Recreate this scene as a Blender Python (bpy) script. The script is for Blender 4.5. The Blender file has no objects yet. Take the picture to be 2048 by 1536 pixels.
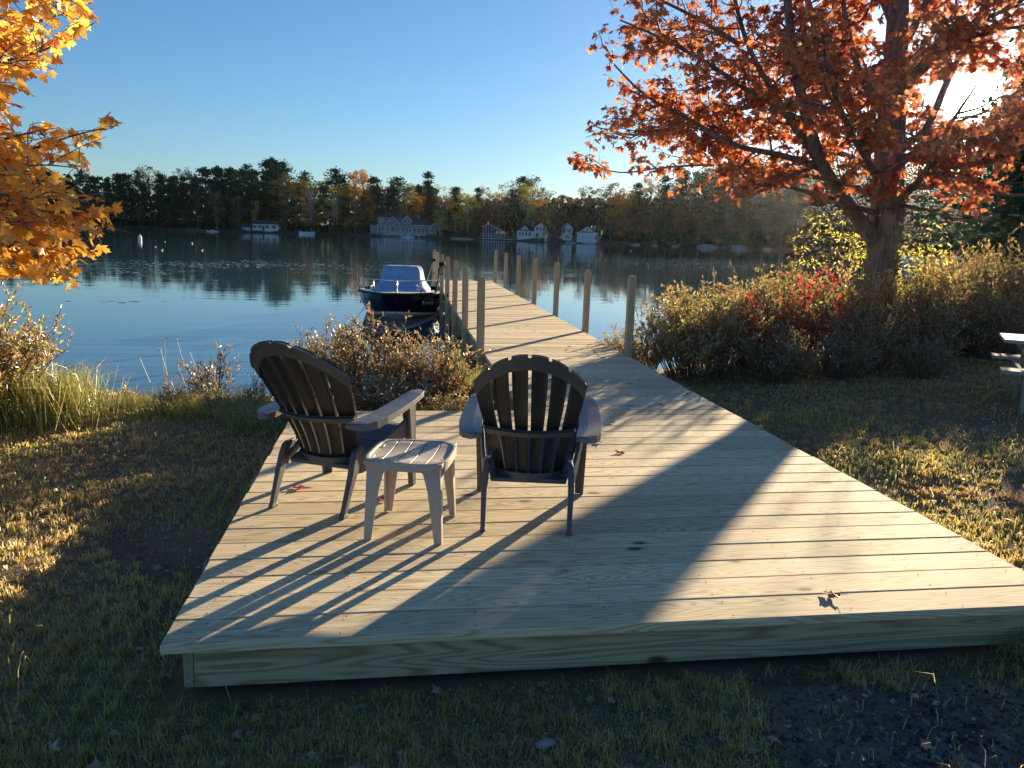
import bpy, math, random
import numpy as np
from mathutils import Vector, Matrix
R_ = math.radians
rng = np.random.default_rng(7)
random.seed(7)
S = bpy.context.scene
COL = S.collection

# ------------------------------------------------------------------ camera
CAM = np.array([0.81697, -2.64047, 1.43661])
YAW, PITCH, ROLL, FPX = -0.149766, 0.187861, 0.029123, 1558.83
def cam_axes():
    f = np.array([-math.sin(YAW)*math.cos(PITCH), math.cos(YAW)*math.cos(PITCH), -math.sin(PITCH)])
    r = np.array([math.cos(YAW), math.sin(YAW), 0.0]); u = np.cross(r, f)
    c, s = math.cos(ROLL), math.sin(ROLL)
    return c*r+s*u, -s*r+c*u, f
CR, CU, CF = cam_axes()
def ray(px, py):
    d = CR*(px-1024)/FPX - CU*(py-768)/FPX + CF
    return d/np.linalg.norm(d)
def at(px, py, D):                       # point on the ray whose horizontal distance is D
    d = ray(px, py); return CAM + d*(D/math.hypot(d[0], d[1]))
def onz(px, py, z):                      # where the ray meets the level z
    d = ray(px, py); return CAM + d*((z-CAM[2])/d[2])
def proj(P):
    d = np.asarray(P, float)-CAM; w = d@CF
    return 1024+FPX*(d@CR)/w, 768-FPX*(d@CU)/w
WATER = -0.6
HAZE, HAZE_G = 0.00004, 0.9

cd = bpy.data.cameras.new('camera'); co = bpy.data.objects.new('camera', cd); COL.objects.link(co)
cd.sensor_width = 36; cd.lens = 36*FPX/2048; cd.clip_end = 9000; cd.clip_start = 0.05
co.matrix_world = Matrix(((CR[0], CU[0], -CF[0], CAM[0]), (CR[1], CU[1], -CF[1], CAM[1]), (CR[2], CU[2], -CF[2], CAM[2]), (0, 0, 0, 1)))
S.camera = co

# ------------------------------------------------------------------ light
SUN_EL, SUN_AZ = R_(9.1), R_(37.5)       # azimuth from +Y towards +X
SUND = np.array([math.sin(SUN_AZ)*math.cos(SUN_EL), math.cos(SUN_AZ)*math.cos(SUN_EL), math.sin(SUN_EL)])
W = bpy.data.worlds.new('World'); S.world = W; W.use_nodes = True
nt = W.node_tree; bg = nt.nodes['Background']
sky = nt.nodes.new('ShaderNodeTexSky'); sky.sky_type = 'NISHITA'; sky.sun_disc = False
sky.sun_elevation = SUN_EL; sky.sun_rotation = SUN_AZ
sky.air_density = 1.0; sky.dust_density = 0.22; sky.ozone_density = 4.6
nt.links.new(sky.outputs[0], bg.inputs[0]); bg.inputs[1].default_value = 0.05
sl = bpy.data.lights.new('sun_lamp', 'SUN'); so = bpy.data.objects.new('sun_lamp', sl); COL.objects.link(so)
sl.energy = 5.0; sl.angle = R_(0.55); sl.color = (1.0, 0.79, 0.52)
so.rotation_euler = Vector(SUND).to_track_quat('Z', 'Y').to_euler()
S.view_settings.view_transform = 'Standard'; S.view_settings.look = 'None'
S.view_settings.gamma = 1; S.view_settings.use_curve_mapping = False
S.view_settings.exposure = 1.8
try:
    S.cycles.max_bounces = 6; S.cycles.transparent_max_bounces = 6
    S.cycles.diffuse_bounces = 3; S.cycles.volume_bounces = 0
    S.cycles.sample_clamp_indirect = 4.0
except Exception: pass

# ------------------------------------------------------------------ materials
class NB:
    def __init__(s, name):
        s.m = bpy.data.materials.new(name); s.m.use_nodes = True; s.t = s.m.node_tree
        s.t.nodes.clear(); s.out = s.t.nodes.new('ShaderNodeOutputMaterial')
    def n(s, typ, **kw):
        x = s.t.nodes.new('ShaderNode'+typ)
        for k, v in kw.items(): setattr(x, k, v)
        return x
    def set(s, sock, v):
        if isinstance(v, bpy.types.NodeSocket): s.t.links.new(v, sock)
        elif isinstance(v, (tuple, list)) and len(v) == 3 and sock.type == 'RGBA': sock.default_value = (*v, 1)
        else: sock.default_value = v
    def math(s, op, a, b=None, c=None, clamp=False):
        x = s.n('Math', operation=op); x.use_clamp = clamp; s.set(x.inputs[0], a)
        if b is not None: s.set(x.inputs[1], b)
        if c is not None: s.set(x.inputs[2], c)
        return x.outputs[0]
    def mix(s, f, a, b, typ='MIX'):
        x = s.n('Mix', data_type='RGBA', blend_type=typ); s.set(x.inputs[0], f); s.set(x.inputs[6], a); s.set(x.inputs[7], b)
        return x.outputs[2]
    def ramp(s, f, stops, interp='LINEAR'):
        x = s.n('ValToRGB'); s.set(x.inputs[0], f); cr = x.color_ramp; cr.interpolation = interp
        while len(cr.elements) < len(stops): cr.elements.new(0.5)
        for e, (p, c) in zip(cr.elements, stops):
            e.position = p; e.color = (*c, 1) if len(c) == 3 else c
        return x.outputs[0]
    def coord(s, scale=(1, 1, 1), kind='Object', off=None):
        tc = s.n('TexCoord'); v = tc.outputs[kind]
        if off is not None:
            a = s.n('VectorMath', operation='ADD'); s.set(a.inputs[0], v); s.set(a.inputs[1], off); v = a.outputs[0]
        mp = s.n('Mapping'); s.set(mp.inputs[0], v); mp.inputs[3].default_value = scale
        return mp.outputs[0]
    def pos(s, scale=(1, 1, 1)):
        g = s.n('NewGeometry'); mp = s.n('Mapping'); s.set(mp.inputs[0], g.outputs['Position']); mp.inputs[3].default_value = scale
        return mp.outputs[0]
    def noise(s, vec, scale, detail=3, rough=0.5, dist=0.0):
        x = s.n('TexNoise'); s.set(x.inputs['Vector'], vec); x.inputs['Scale'].default_value = scale
        x.inputs['Detail'].default_value = detail; x.inputs['Roughness'].default_value = rough; x.inputs['Distortion'].default_value = dist
        return x.outputs[0]
    def isl(s): return s.n('NewGeometry').outputs['Random Per Island']
    def bump(s, h, strength=0.3, dist=0.01, normal=None):
        x = s.n('Bump'); s.set(x.inputs['Height'], h); x.inputs['Strength'].default_value = strength; x.inputs['Distance'].default_value = dist
        if normal is not None: s.set(x.inputs['Normal'], normal)
        return x.outputs[0]
    def pbr(s, col, rough=0.6, normal=None, spec=0.5, metal=0.0, emis=None, es=0.0):
        p = s.n('BsdfPrincipled'); s.set(p.inputs['Base Color'], col); s.set(p.inputs['Roughness'], rough)
        p.inputs['Metallic'].default_value = metal; p.inputs['Specular IOR Level'].default_value = spec
        if normal is not None: s.set(p.inputs['Normal'], normal)
        if emis: s.set(p.inputs['Emission Color'], emis); p.inputs['Emission Strength'].default_value = es
        return p.outputs[0]
    def done(s, sh):
        s.t.links.new(sh, s.out.inputs[0]); return s.m

def simple(name, col, rough=0.6, var=0.15, scale=8.0, metal=0.0, spec=0.5, bmp=0.0):
    b = NB(name); n = b.noise(b.coord(), scale, 4)
    c = b.mix(n, tuple(x*(1-var) for x in col), tuple(min(1, x*(1+var)) for x in col))
    return b.done(b.pbr(c, rough, b.bump(n, bmp, 0.01) if bmp else None, spec, metal))

def wood(name, light, dark, axis=0, grain=1.0, green=(0.25, 0.30, 0.20), rough=0.78, size=1.0, ringmix=.55):
    b = NB(name); r = b.isl()
    sc = [9.0*size]*3; sc[axis] = 0.75*size
    off = b.n('CombineXYZ'); rr = b.math('MULTIPLY', r, 37.0)
    for i in range(3): b.set(off.inputs[i], rr)
    v = b.coord(tuple(sc), off=off.outputs[0])
    n = b.noise(v, 1.0, 2, 0.45, 0.25)
    rings = b.math('SINE', b.math('MULTIPLY', n, 85.0*grain))
    rings = b.math('POWER', b.math('MULTIPLY_ADD', rings, 0.5, 0.5), 2.2)
    s2 = [170.0]*3; s2[axis] = 3.0
    fib = b.noise(b.coord(tuple(s2), off=off.outputs[0]), 1.0, 3, 0.6)
    big = b.noise(b.coord((0.9, 2.2, 2.2), off=off.outputs[0]), 1.0, 3)
    c = b.mix(b.math('MULTIPLY', rings, ringmix), light, dark)
    c = b.mix(b.math('MULTIPLY', big, 0.45, clamp=True), c, green)
    c = b.mix(b.math('MULTIPLY', b.math('POWER', fib, 1.6), 0.55), c, tuple(x*0.7 for x in dark))
    val = b.math('MULTIPLY_ADD', r, 0.46, 0.77)
    c = b.mix(1.0, c, val, 'MULTIPLY')
    # knots: dark ovals
    ks = [5.0]*3; ks[axis] = 2.2
    vo = b.n('TexVoronoi'); b.set(vo.inputs['Vector'], b.coord(tuple(ks), off=off.outputs[0])); vo.inputs['Scale'].default_value = 0.8
    k = b.ramp(vo.outputs['Distance'], [(0.0, (1, 1, 1)), (0.06, (0.9, 0.9, 0.9)), (0.08, (0.35, 0.35, 0.35)), (0.13, (0, 0, 0))])
    c = b.mix(k, c, (0.09, 0.055, 0.03))
    h = b.math('ADD', b.math('MULTIPLY', fib, 0.6), b.math('MULTIPLY', rings, 0.25))
    return b.done(b.pbr(c, rough, b.bump(h, 0.16, 0.0012), 0.12))

def leafmat(name, stops, trans=0.5, gloss=0.06, noise_scale=0.6, clump=0.35, clumpcol=None, tcol=1.25):
    b = NB(name); r = b.isl()
    c = b.ramp(r, stops)
    if clumpcol is not None:
        n = b.noise(b.coord(), noise_scale, 2)
        n = b.ramp(n, [(0.42, (0, 0, 0)), (0.62, (1, 1, 1))])
        c = b.mix(b.math('MULTIPLY', n, clump), c, clumpcol)
    d = b.n('BsdfDiffuse'); b.set(d.inputs[0], c)
    t = b.n('BsdfTranslucent'); b.set(t.inputs[0], b.mix(1.0, c, (tcol, tcol, tcol), 'MULTIPLY'))
    m = b.n('MixShader'); m.inputs[0].default_value = trans
    b.t.links.new(d.outputs[0], m.inputs[1]); b.t.links.new(t.outputs[0], m.inputs[2])
    if gloss <= 0: return b.done(m.outputs[0])
    g = b.n('BsdfGlossy'); g.inputs['Roughness'].default_value = 0.38; b.set(g.inputs[0], (1, 1, 1))
    m2 = b.n('MixShader'); m2.inputs[0].default_value = gloss
    b.t.links.new(m.outputs[0], m2.inputs[1]); b.t.links.new(g.outputs[0], m2.inputs[2])
    return b.done(m2.outputs[0])

M = {}
M['deck'] = wood('treated_pine_boards', (0.86, 0.74, 0.51), (0.46, 0.32, 0.16), 0, 1.9, (0.66, 0.62, 0.45), ringmix=.9)
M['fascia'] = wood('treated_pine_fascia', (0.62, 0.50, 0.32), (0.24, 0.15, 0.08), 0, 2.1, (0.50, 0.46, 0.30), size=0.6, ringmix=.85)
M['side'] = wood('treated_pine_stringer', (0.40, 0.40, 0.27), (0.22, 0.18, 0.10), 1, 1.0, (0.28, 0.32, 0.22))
M['post'] = wood('treated_pine_post', (0.48, 0.39, 0.26), (0.25, 0.17, 0.09), 2, 1.2, (0.38, 0.34, 0.23))
M['oldwood'] = wood('weathered_grey_wood', (0.42, 0.40, 0.37), (0.25, 0.23, 0.20), 0, 1.0, (0.30, 0.30, 0.27))

def bark(name, a, c2, sc=1.0):
    b = NB(name); v = b.coord((9*sc, 9*sc, 1.6*sc))
    n = b.noise(v, 1.5, 5, 0.65, 0.6)
    c = b.ramp(n, [(0.3, a), (0.62, c2)])
    lich = b.ramp(b.noise(b.coord((2, 2, 2)), 1.3, 4), [(0.56, (0, 0, 0)), (0.66, (1, 1, 1))])
    c = b.mix(b.math('MULTIPLY', lich, 0.35), c, tuple(min(1, x*1.5) for x in c2))
    return b.done(b.pbr(c, 0.9, b.bump(n, 0.9, 0.03), 0.2))
M['bark'] = bark('maple_bark', (0.07, 0.055, 0.05), (0.24, 0.20, 0.18))
M['farbark'] = simple('far_trunk_bark', (0.16, 0.14, 0.12), 0.9, 0.4, 0.6)
M['palebark'] = simple('pale_birch_bark', (0.42, 0.40, 0.36), 0.9, 0.3, 0.6)
M['stem'] = simple('shrub_stem', (0.14, 0.09, 0.07), 0.8, 0.3, 20)

ORr = [(0.0, (0.20, 0.03, 0.022)), (0.2, (0.36, 0.07, 0.04)), (0.45, (0.52, 0.13, 0.06)), (0.7, (0.58, 0.19, 0.07)), (0.88, (0.66, 0.30, 0.10)), (1.0, (0.30, 0.10, 0.04))]
M['maple'] = leafmat('red_maple_leaf', ORr, 0.55, 0.05, 0.45, 0.5, (0.58, 0.27, 0.09), 1.15)
M['maple_gold'] = leafmat('golden_maple_leaf', [(0.0, (0.62, 0.24, 0.04)), (0.3, (0.78, 0.42, 0.07)), (0.6, (0.82, 0.52, 0.09)), (0.85, (0.76, 0.38, 0.06)), (1.0, (0.55, 0.12, 0.03))], 0.6, 0.05, 1.2, 0.35, (0.75, 0.5, 0.08))
M['lime'] = leafmat('yellow_green_leaf', [(0.0, (0.50, 0.55, 0.07)), (0.6, (0.70, 0.64, 0.12)), (1.0, (0.70, 0.50, 0.08))], 0.6, 0.05)
M['shrub'] = leafmat('bayberry_leaf', [(0.0, (0.17, 0.19, 0.05)), (0.35, (0.32, 0.32, 0.08)), (0.65, (0.46, 0.40, 0.13)), (0.85, (0.38, 0.22, 0.09)), (0.95, (0.36, 0.11, 0.05)), (1.0, (0.48, 0.05, 0.04))], 0.55, 0.14, 1.6, 0.5, (0.32, 0.14, 0.08), 1.35)
M['shrub2'] = leafmat('russet_shrub_leaf', [(0.0, (0.15, 0.15, 0.045)), (0.4, (0.28, 0.24, 0.08)), (0.75, (0.38, 0.25, 0.10)), (0.93, (0.38, 0.16, 0.07)), (1.0, (0.44, 0.05, 0.03))], 0.45, 0.14, 1.6, 0.5, (0.20, 0.19, 0.06))
M['redleaf'] = leafmat('scarlet_leaf', [(0.0, (0.50, 0.03, 0.03)), (0.6, (0.62, 0.07, 0.05)), (1.0, (0.62, 0.16, 0.06))], 0.6, 0.05)
M['grass'] = leafmat('lawn_grass', [(0.0, (0.15, 0.19, 0.035)), (0.3, (0.34, 0.34, 0.08)), (0.5, (0.52, 0.43, 0.16)), (0.75, (0.56, 0.44, 0.22)), (1.0, (0.40, 0.26, 0.13))], 0.55, 0.06, 0.8, 0.6, (0.30, 0.30, 0.06), 1.5)
M['tuft'] = leafmat('grass_tuft', [(0.0, (0.34, 0.34, 0.07)), (0.35, (0.56, 0.47, 0.14)), (0.7, (0.68, 0.50, 0.24)), (1.0, (0.42, 0.24, 0.13))], 0.55, 0.06, 1.1, 0.8, (0.44, 0.26, 0.13), 1.5)
M['reed'] = leafmat('bank_grass', [(0.0, (0.16, 0.20, 0.04)), (0.5, (0.33, 0.33, 0.08)), (1.0, (0.50, 0.40, 0.18))], 0.45, 0.08)
M['straw'] = leafmat('dry_stalk', [(0.0, (0.26, 0.17, 0.10)), (0.5, (0.44, 0.32, 0.18)), (1.0, (0.60, 0.45, 0.30))], 0.3, 0.05)
M['litter'] = leafmat('leaf_litter', [(0.0, (0.17, 0.09, 0.06)), (0.5, (0.28, 0.17, 0.10)), (0.8, (0.42, 0.32, 0.24)), (0.95, (0.38, 0.10, 0.04)), (1.0, (0.50, 0.26, 0.06))], 0.25, 0.10)
M['soil'] = leafmat('soil_crumb', [(0.0, (0.05, 0.04, 0.035)), (0.6, (0.12, 0.10, 0.085)), (0.9, (0.20, 0.17, 0.13)), (1.0, (0.40, 0.34, 0.24))], 0.05, 0.03)
M['brownleaf'] = leafmat('fallen_brown_leaf', [(0.0, (0.24, 0.10, 0.06)), (1.0, (0.36, 0.18, 0.10))], 0.25, 0.08)
M['fallred'] = leafmat('fallen_red_leaf', [(0.0, (0.40, 0.04, 0.03)), (1.0, (0.45, 0.08, 0.04))], 0.3, 0.08)
def far(name, a, b_, c, clump=None): return leafmat(name, [(0.0, a), (0.5, b_), (1.0, c)], 0.12, 0.0, 0.18, 0.55, clump)
M['f_pine'] = far('pine_needles', (0.014, 0.046, 0.026), (0.024, 0.066, 0.032), (0.045, 0.085, 0.036))
M['f_dull'] = far('dull_green_leaves', (0.06, 0.075, 0.03), (0.10, 0.105, 0.035), (0.15, 0.125, 0.04), (0.16, 0.10, 0.03))
M['f_orange'] = far('orange_leaves', (0.38, 0.15, 0.025), (0.58, 0.25, 0.04), (0.68, 0.36, 0.06), (0.34, 0.20, 0.03))
M['f_yellow'] = far('yellow_leaves', (0.30, 0.25, 0.04), (0.50, 0.39, 0.06), (0.60, 0.48, 0.09), (0.24, 0.24, 0.04))
M['f_rust'] = far('rust_leaves', (0.13, 0.06, 0.03), (0.20, 0.085, 0.035), (0.27, 0.11, 0.04), (0.12, 0.10, 0.035))

def chair_plastic():
    b = NB('dark_resin'); n = b.noise(b.coord((60, 6, 60)), 2, 3)
    c = b.mix(n, (0.060, 0.063, 0.070), (0.105, 0.108, 0.115))
    p = b.pbr(c, b.math('MULTIPLY_ADD', n, 0.2, 0.40), b.bump(n, 0.12, 0.002), 0.5)
    return b.done(p)
M['resin'] = chair_plastic()
M['armtop'] = simple('sunlit_arm_resin', (0.15, 0.15, 0.155), 0.42, 0.15, 30, bmp=.1)  # same resin, painted paler on the arms for the grazing sun there
def slat_plastic():
    b = NB('dark_resin_slats'); n = b.noise(b.coord((60, 60, 5)), 2, 3)
    c = b.mix(n, (0.026, 0.026, 0.028), (0.050, 0.048, 0.050))
    p = b.pbr(c, 0.42, b.bump(n, 0.12, 0.002), 0.5)
    t = b.n('BsdfTranslucent'); b.set(t.inputs[0], (0.07, 0.032, 0.018))
    m = b.n('MixShader'); m.inputs[0].default_value = 0.25
    b.t.links.new(p, m.inputs[1]); b.t.links.new(t.outputs[0], m.inputs[2])
    return b.done(m.outputs[0])
M['slat'] = slat_plastic()
M['taupe'] = simple('taupe_resin', (0.44, 0.375, 0.32), 0.5, 0.08, 40, bmp=0.1)
M['white'] = simple('white_paint', (0.72, 0.72, 0.70), 0.6, 0.05)
M['trimw'] = simple('white_trim', (0.62, 0.63, 0.64), 0.6, 0.05)
M['grey'] = simple('grey_shingle', (0.20, 0.22, 0.25), 0.8, 0.15, 2)
M['roof'] = simple('dark_roof_shingle', (0.06, 0.06, 0.07), 0.85, 0.2, 2)
M['glass'] = simple('dark_window_glass', (0.02, 0.025, 0.03), 0.12, 0.1)
M['hull'] = simple('navy_gelcoat', (0.006, 0.008, 0.014), 0.13, 0.2, 3)
M['hullw'] = simple('white_gelcoat', (0.60, 0.60, 0.56), 0.3, 0.05, 3)
M['steel'] = simple('stainless_rail', (0.75, 0.75, 0.75), 0.2, 0.03, 5, 1.0)
M['black'] = simple('black_rope', (0.012, 0.012, 0.014), 0.8, 0.2, 60)
M['rock'] = simple('granite_boulder', (0.34, 0.31, 0.30), 0.85, 0.35, 0.8, bmp=0.5)
M['yellow'] = simple('yellow_slide_plastic', (0.62, 0.50, 0.12), 0.5, 0.08)
def canvas():
    b = NB('light_blue_canvas'); n = b.noise(b.coord((1.2, 1.2, 3.5)), 2.2, 4, 0.55, 1.2)
    c = b.mix(n, (0.16, 0.32, 0.55), (0.27, 0.45, 0.68))
    return b.done(b.pbr(c, 0.75, b.bump(n, 0.9, 0.06), 0.2))
M['canvas'] = canvas()

def ground_mat():
    b = NB('lawn_soil'); v = b.pos()
    n1 = b.noise(v, 0.9, 5, 0.62); n2 = b.noise(v, 9.0, 5, 0.7); n3 = b.noise(v, 60, 3, 0.6)
    c = b.ramp(n1, [(0.36, (0.12, 0.085, 0.055)), (0.50, (0.22, 0.16, 0.09)), (0.62, (0.15, 0.135, 0.06))])
    c = b.mix(b.math('MULTIPLY', n2, 0.6), c, (0.17, 0.13, 0.08))
    c = b.mix(b.math('MULTIPLY', b.ramp(n3, [(0.5, (0, 0, 0)), (0.7, (1, 1, 1))]), 0.4), c, (0.24, 0.20, 0.14))
    # bare earth in front of the platform
    g = b.n('NewGeometry'); d = b.n('VectorMath', operation='DISTANCE'); b.set(d.inputs[0], g.outputs['Position']); d.inputs[1].default_value = (2.55, -0.62, -0.2)
    e = b.ramp(b.math('ADD', d.outputs['Value'], b.math('MULTIPLY', b.math('ADD', n1, n2), 0.45)), [(0.50, (1, 1, 1)), (1.15, (0, 0, 0))])
    dirt = b.mix(b.ramp(n2, [(.35, (0, 0, 0)), (.65, (1, 1, 1))]), (0.05, 0.042, 0.038), (0.17, 0.15, 0.135))
    dirt = b.mix(b.ramp(b.noise(v, 5.5, 4, 0.6), [(0.60, (0, 0, 0)), (0.66, (1, 1, 1))]), dirt, (0.34, 0.31, 0.24))
    c = b.mix(e, c, dirt)
    h = b.math('ADD', b.math('MULTIPLY', n2, 0.7), b.math('MULTIPLY', n3, 0.3))
    return b.done(b.pbr(c, 0.95, b.bump(h, 0.7, 0.02), 0.15))
M['ground'] = ground_mat()
M['farland'] = simple('wooded_ground', (0.06, 0.05, 0.03), 0.95, 0.4, 0.15)
def water_mat():
    b = NB('lake_water'); g = b.n('NewGeometry')
    mp = b.n('Mapping'); b.set(mp.inputs[0], g.outputs['Position']); mp.inputs[2].default_value = (0, 0, R_(6)); mp.inputs[3].default_value = (0.10, 1.3, 1.0)
    v = mp.outputs[0]
    w1 = b.noise(v, 2.1, 2, 0.5, 0.4)
    mp2 = b.n('Mapping'); b.set(mp2.inputs[0], g.outputs['Position']); mp2.inputs[2].default_value = (0, 0, R_(-4)); mp2.inputs[3].default_value = (0.10, 0.5, 1.0)
    w2 = b.noise(mp2.outputs[0], 1.0, 3, 0.5)
    patch = b.ramp(b.noise(b.pos((0.012, 0.045, 1)), 1.0, 3), [(0.42, (0.10, 0.10, 0.10)), (0.60, (1, 1, 1))])
    h = b.math('ADD', b.math('MULTIPLY', w1, 0.5), w2)
    bp = b.n('Bump'); b.set(bp.inputs['Height'], h); b.set(bp.inputs['Strength'], b.math('MULTIPLY_ADD', patch, 0.75, 0.25)); bp.inputs['Distance'].default_value = 0.013
    gl = b.n('BsdfGlossy'); gl.inputs['Roughness'].default_value = 0.015; b.set(gl.inputs[0], (0.95, 0.97, 1.0)); b.set(gl.inputs['Normal'], bp.outputs[0])
    df = b.n('BsdfDiffuse'); b.set(df.inputs[0], (0.045, 0.105, 0.145))
    fr = b.n('Fresnel'); fr.inputs[0].default_value = 1.5; b.set(fr.inputs['Normal'], bp.outputs[0])
    m = b.n('MixShader'); b.set(m.inputs[0], fr.outputs[0])
    b.t.links.new(df.outputs[0], m.inputs[1]); b.t.links.new(gl.outputs[0], m.inputs[2])
    return b.done(m.outputs[0])
M['water'] = water_mat()

# ------------------------------------------------------------------ mesh helpers
def mesh_np(name, V, faces, mats, smooth=False):
    """V (N,3); faces: list of int arrays (n,k)"""
    me = bpy.data.meshes.new(name); V = np.asarray(V, np.float32)
    me.vertices.add(len(V)); me.vertices.foreach_set('co', V.ravel())
    faces = [np.asarray(f, np.int32) for f in faces if len(f)]
    loops = np.concatenate([f.ravel() for f in faces]); tot = np.concatenate([np.full(len(f), f.shape[1], np.int32) for f in faces])
    me.loops.add(len(loops)); me.loops.foreach_set('vertex_index', loops)
    me.polygons.add(len(tot)); st = np.zeros(len(tot), np.int32); st[1:] = np.cumsum(tot)[:-1]
    me.polygons.foreach_set('loop_start', st); me.polygons.foreach_set('loop_total', tot)
    if smooth: me.polygons.foreach_set('use_smooth', np.ones(len(tot), bool))
    me.update(calc_edges=True); me.validate()
    for m in (mats if isinstance(mats, (list, tuple)) else [mats]): me.materials.append(m)
    return me
class MB:
    """collects simple shapes into one mesh"""
    def __init__(s): s.V = []; s.F = []; s.n = 0; s.mi = []
    def add(s, V, F, mi=0):
        s.V += [tuple(v) for v in V]; s.F += [tuple(i+s.n for i in f) for f in F]; s.mi += [mi]*len(F); s.n += len(V); return s
    def box(s, a, b, mi=0, T=None):
        x0, y0, z0 = a; x1, y1, z1 = b
        V = [(x0, y0, z0), (x1, y0, z0), (x1, y1, z0), (x0, y1, z0), (x0, y0, z1), (x1, y0, z1), (x1, y1, z1), (x0, y1, z1)]
        if T is not None: V = [tuple(T @ Vector(v)) for v in V]
        return s.add(V, [(0, 3, 2, 1), (4, 5, 6, 7), (0, 1, 5, 4), (1, 2, 6, 5), (2, 3, 7, 6), (3, 0, 4, 7)], mi)
    def loft(s, rings, cap=True, mi=0, close=True):
        k = len(rings[0]); V = [p for r in rings for p in r]; F = []
        for i in range(len(rings)-1):
            for j in range(k if close else k-1):
                a = i*k+j; b = i*k+(j+1) % k; F.append((a, b, b+k, a+k))
        if cap and close: F.append(tuple(range(k))[::-1]); F.append(tuple((len(rings)-1)*k+j for j in range(k)))
        return s.add(V, F, mi)
    def tube(s, pts, rad, sides=6, mi=0, cap=True):
        pts = [Vector(p) for p in pts]; n = len(pts)
        if not hasattr(rad, '__len__'): rad = [rad]*n
        rings = []; ref = None
        for i in range(n):
            d = (pts[min(i+1, n-1)]-pts[max(i-1, 0)])
            if d.length < 1e-9: d = Vector((0, 0, 1))
            d.normalize()
            if ref is None:
                ref = d.orthogonal().normalized()
            else:
                ref = (ref-d*ref.dot(d)); ref = ref.normalized() if ref.length > 1e-6 else d.orthogonal().normalized()
            b = d.cross(ref)
            rings.append([tuple(pts[i]+(ref*math.cos(2*math.pi*j/sides)+b*math.sin(2*math.pi*j/sides))*rad[i]) for j in range(sides)])
        return s.loft(rings, cap, mi)
    def prism(s, poly, y0, y1, mi=0, T=None):   # poly in XZ, extruded along Y
        k = len(poly); V = [(x, y0, z) for x, z in poly]+[(x, y1, z) for x, z in poly]
        if T is not None: V = [tuple(T @ Vector(v)) for v in V]
        F = [tuple(range(k)), tuple(range(2*k-1, k-1, -1))]+[(i, i+k, (i+1) % k+k, (i+1) % k) for i in range(k)]
        return s.add(V, F, mi)
    def obj(s, name, mats, parent=None, smooth=False, bevel=0.0, seg=2, sub=0, loc=None, rot=None):
        me = bpy.data.meshes.new(name); me.from_pydata(s.V, [], s.F); me.update()
        for m in (mats if isinstance(mats, (list, tuple)) else [mats]): me.materials.append(m)
        if any(s.mi): me.polygons.foreach_set('material_index', s.mi)
        if smooth: me.polygons.foreach_set('use_smooth', [True]*len(me.polygons))
        o = link(name, me, parent)
        if loc is not None: o.location = loc
        if rot is not None: o.rotation_euler = rot
        if bevel:
            bm = o.modifiers.new('bevel', 'BEVEL'); bm.width = bevel; bm.segments = seg; bm.limit_method = 'ANGLE'; bm.angle_limit = R_(35)
        if sub:
            sm = o.modifiers.new('sub', 'SUBSURF'); sm.levels = sub; sm.render_levels = sub
        return o
def link(name, data, parent=None):
    o = bpy.data.objects.new(name, data); COL.objects.link(o)
    if parent is not None: o.parent = parent
    return o
def tag(o, label, cat, group=None, kind=None):
    if label: o['label'] = label
    if cat: o['category'] = cat
    if group: o['group'] = group
    if kind: o['kind'] = kind
    return o
def thing(name, label, cat, loc=(0, 0, 0), rz=0, group=None):
    o = link(name, None); o.location = tuple(loc); o.rotation_euler = (0, 0, rz); o.empty_display_size = 0.2
    return tag(o, label, cat, group)
def kids(o): return [c for c in bpy.data.objects if c.parent == o]
def protos_kids(o):
    if o.name not in _kc: _kc[o.name] = kids(o)
    return _kc[o.name]
_kc = {}
def dup(root, loc, rz, label, group=None, scale=None):
    r = root.copy(); COL.objects.link(r); r.location = tuple(loc); r.rotation_euler = (0, 0, rz); r['label'] = label
    if group: r['group'] = group
    elif 'group' in r: del r['group']
    if scale is not None: r.scale = scale
    for ch in protos_kids(root):
        c = ch.copy(); COL.objects.link(c); c.parent = r
        for g in protos_kids(ch):
            d = g.copy(); COL.objects.link(d); d.parent = c
    return r
def nrm(a): return a/np.maximum(np.linalg.norm(a, axis=-1, keepdims=True), 1e-9)

# leaf templates: verts (k,3): x across, y along, z normal ; faces
MO = [(.02, .0), (.16, .03), (.34, -.02), (.30, .10), (.20, .20), (.36, .28), (.46, .40), (.56, .52), (.40, .50), (.30, .56), (.19, .50), (.20, .66), (.26, .78), (.12, .80), (.0, 1.0)]
MO = MO+[(-x, y) for x, y in MO[-2::-1]]
LEAF_V = [(0, .34, .04)]+[(x, y, -.35*abs(x)**1.3-.22*max(0, y-.4)**1.5+(.05 if abs(x) < .2 and y < .7 else 0)) for x, y in MO]
LEAF_F = [(0, i, i+1) for i in range(1, len(MO))]+[(0, len(MO), 1)]
MAPLE_V = [(0, .36, 0.03), (0, 0, 0), (.34, .0, -.10), (.19, .20, -.02), (.50, .46, -.16), (.17, .50, -.04), (0, .98, -.16), (-.17, .50, -.04), (-.50, .46, -.16), (-.19, .20, -.02), (-.34, .0, -.10)]
MAPLE_F = [(0, i, i+1) for i in range(1, 10)]+[(0, 10, 1)]
OVAL_V = [(0, 0, 0), (.17, .45, .06), (0, 1, -.08), (-.17, .45, .06)]
OVAL_F = [(0, 1, 2), (0, 2, 3)]
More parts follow.
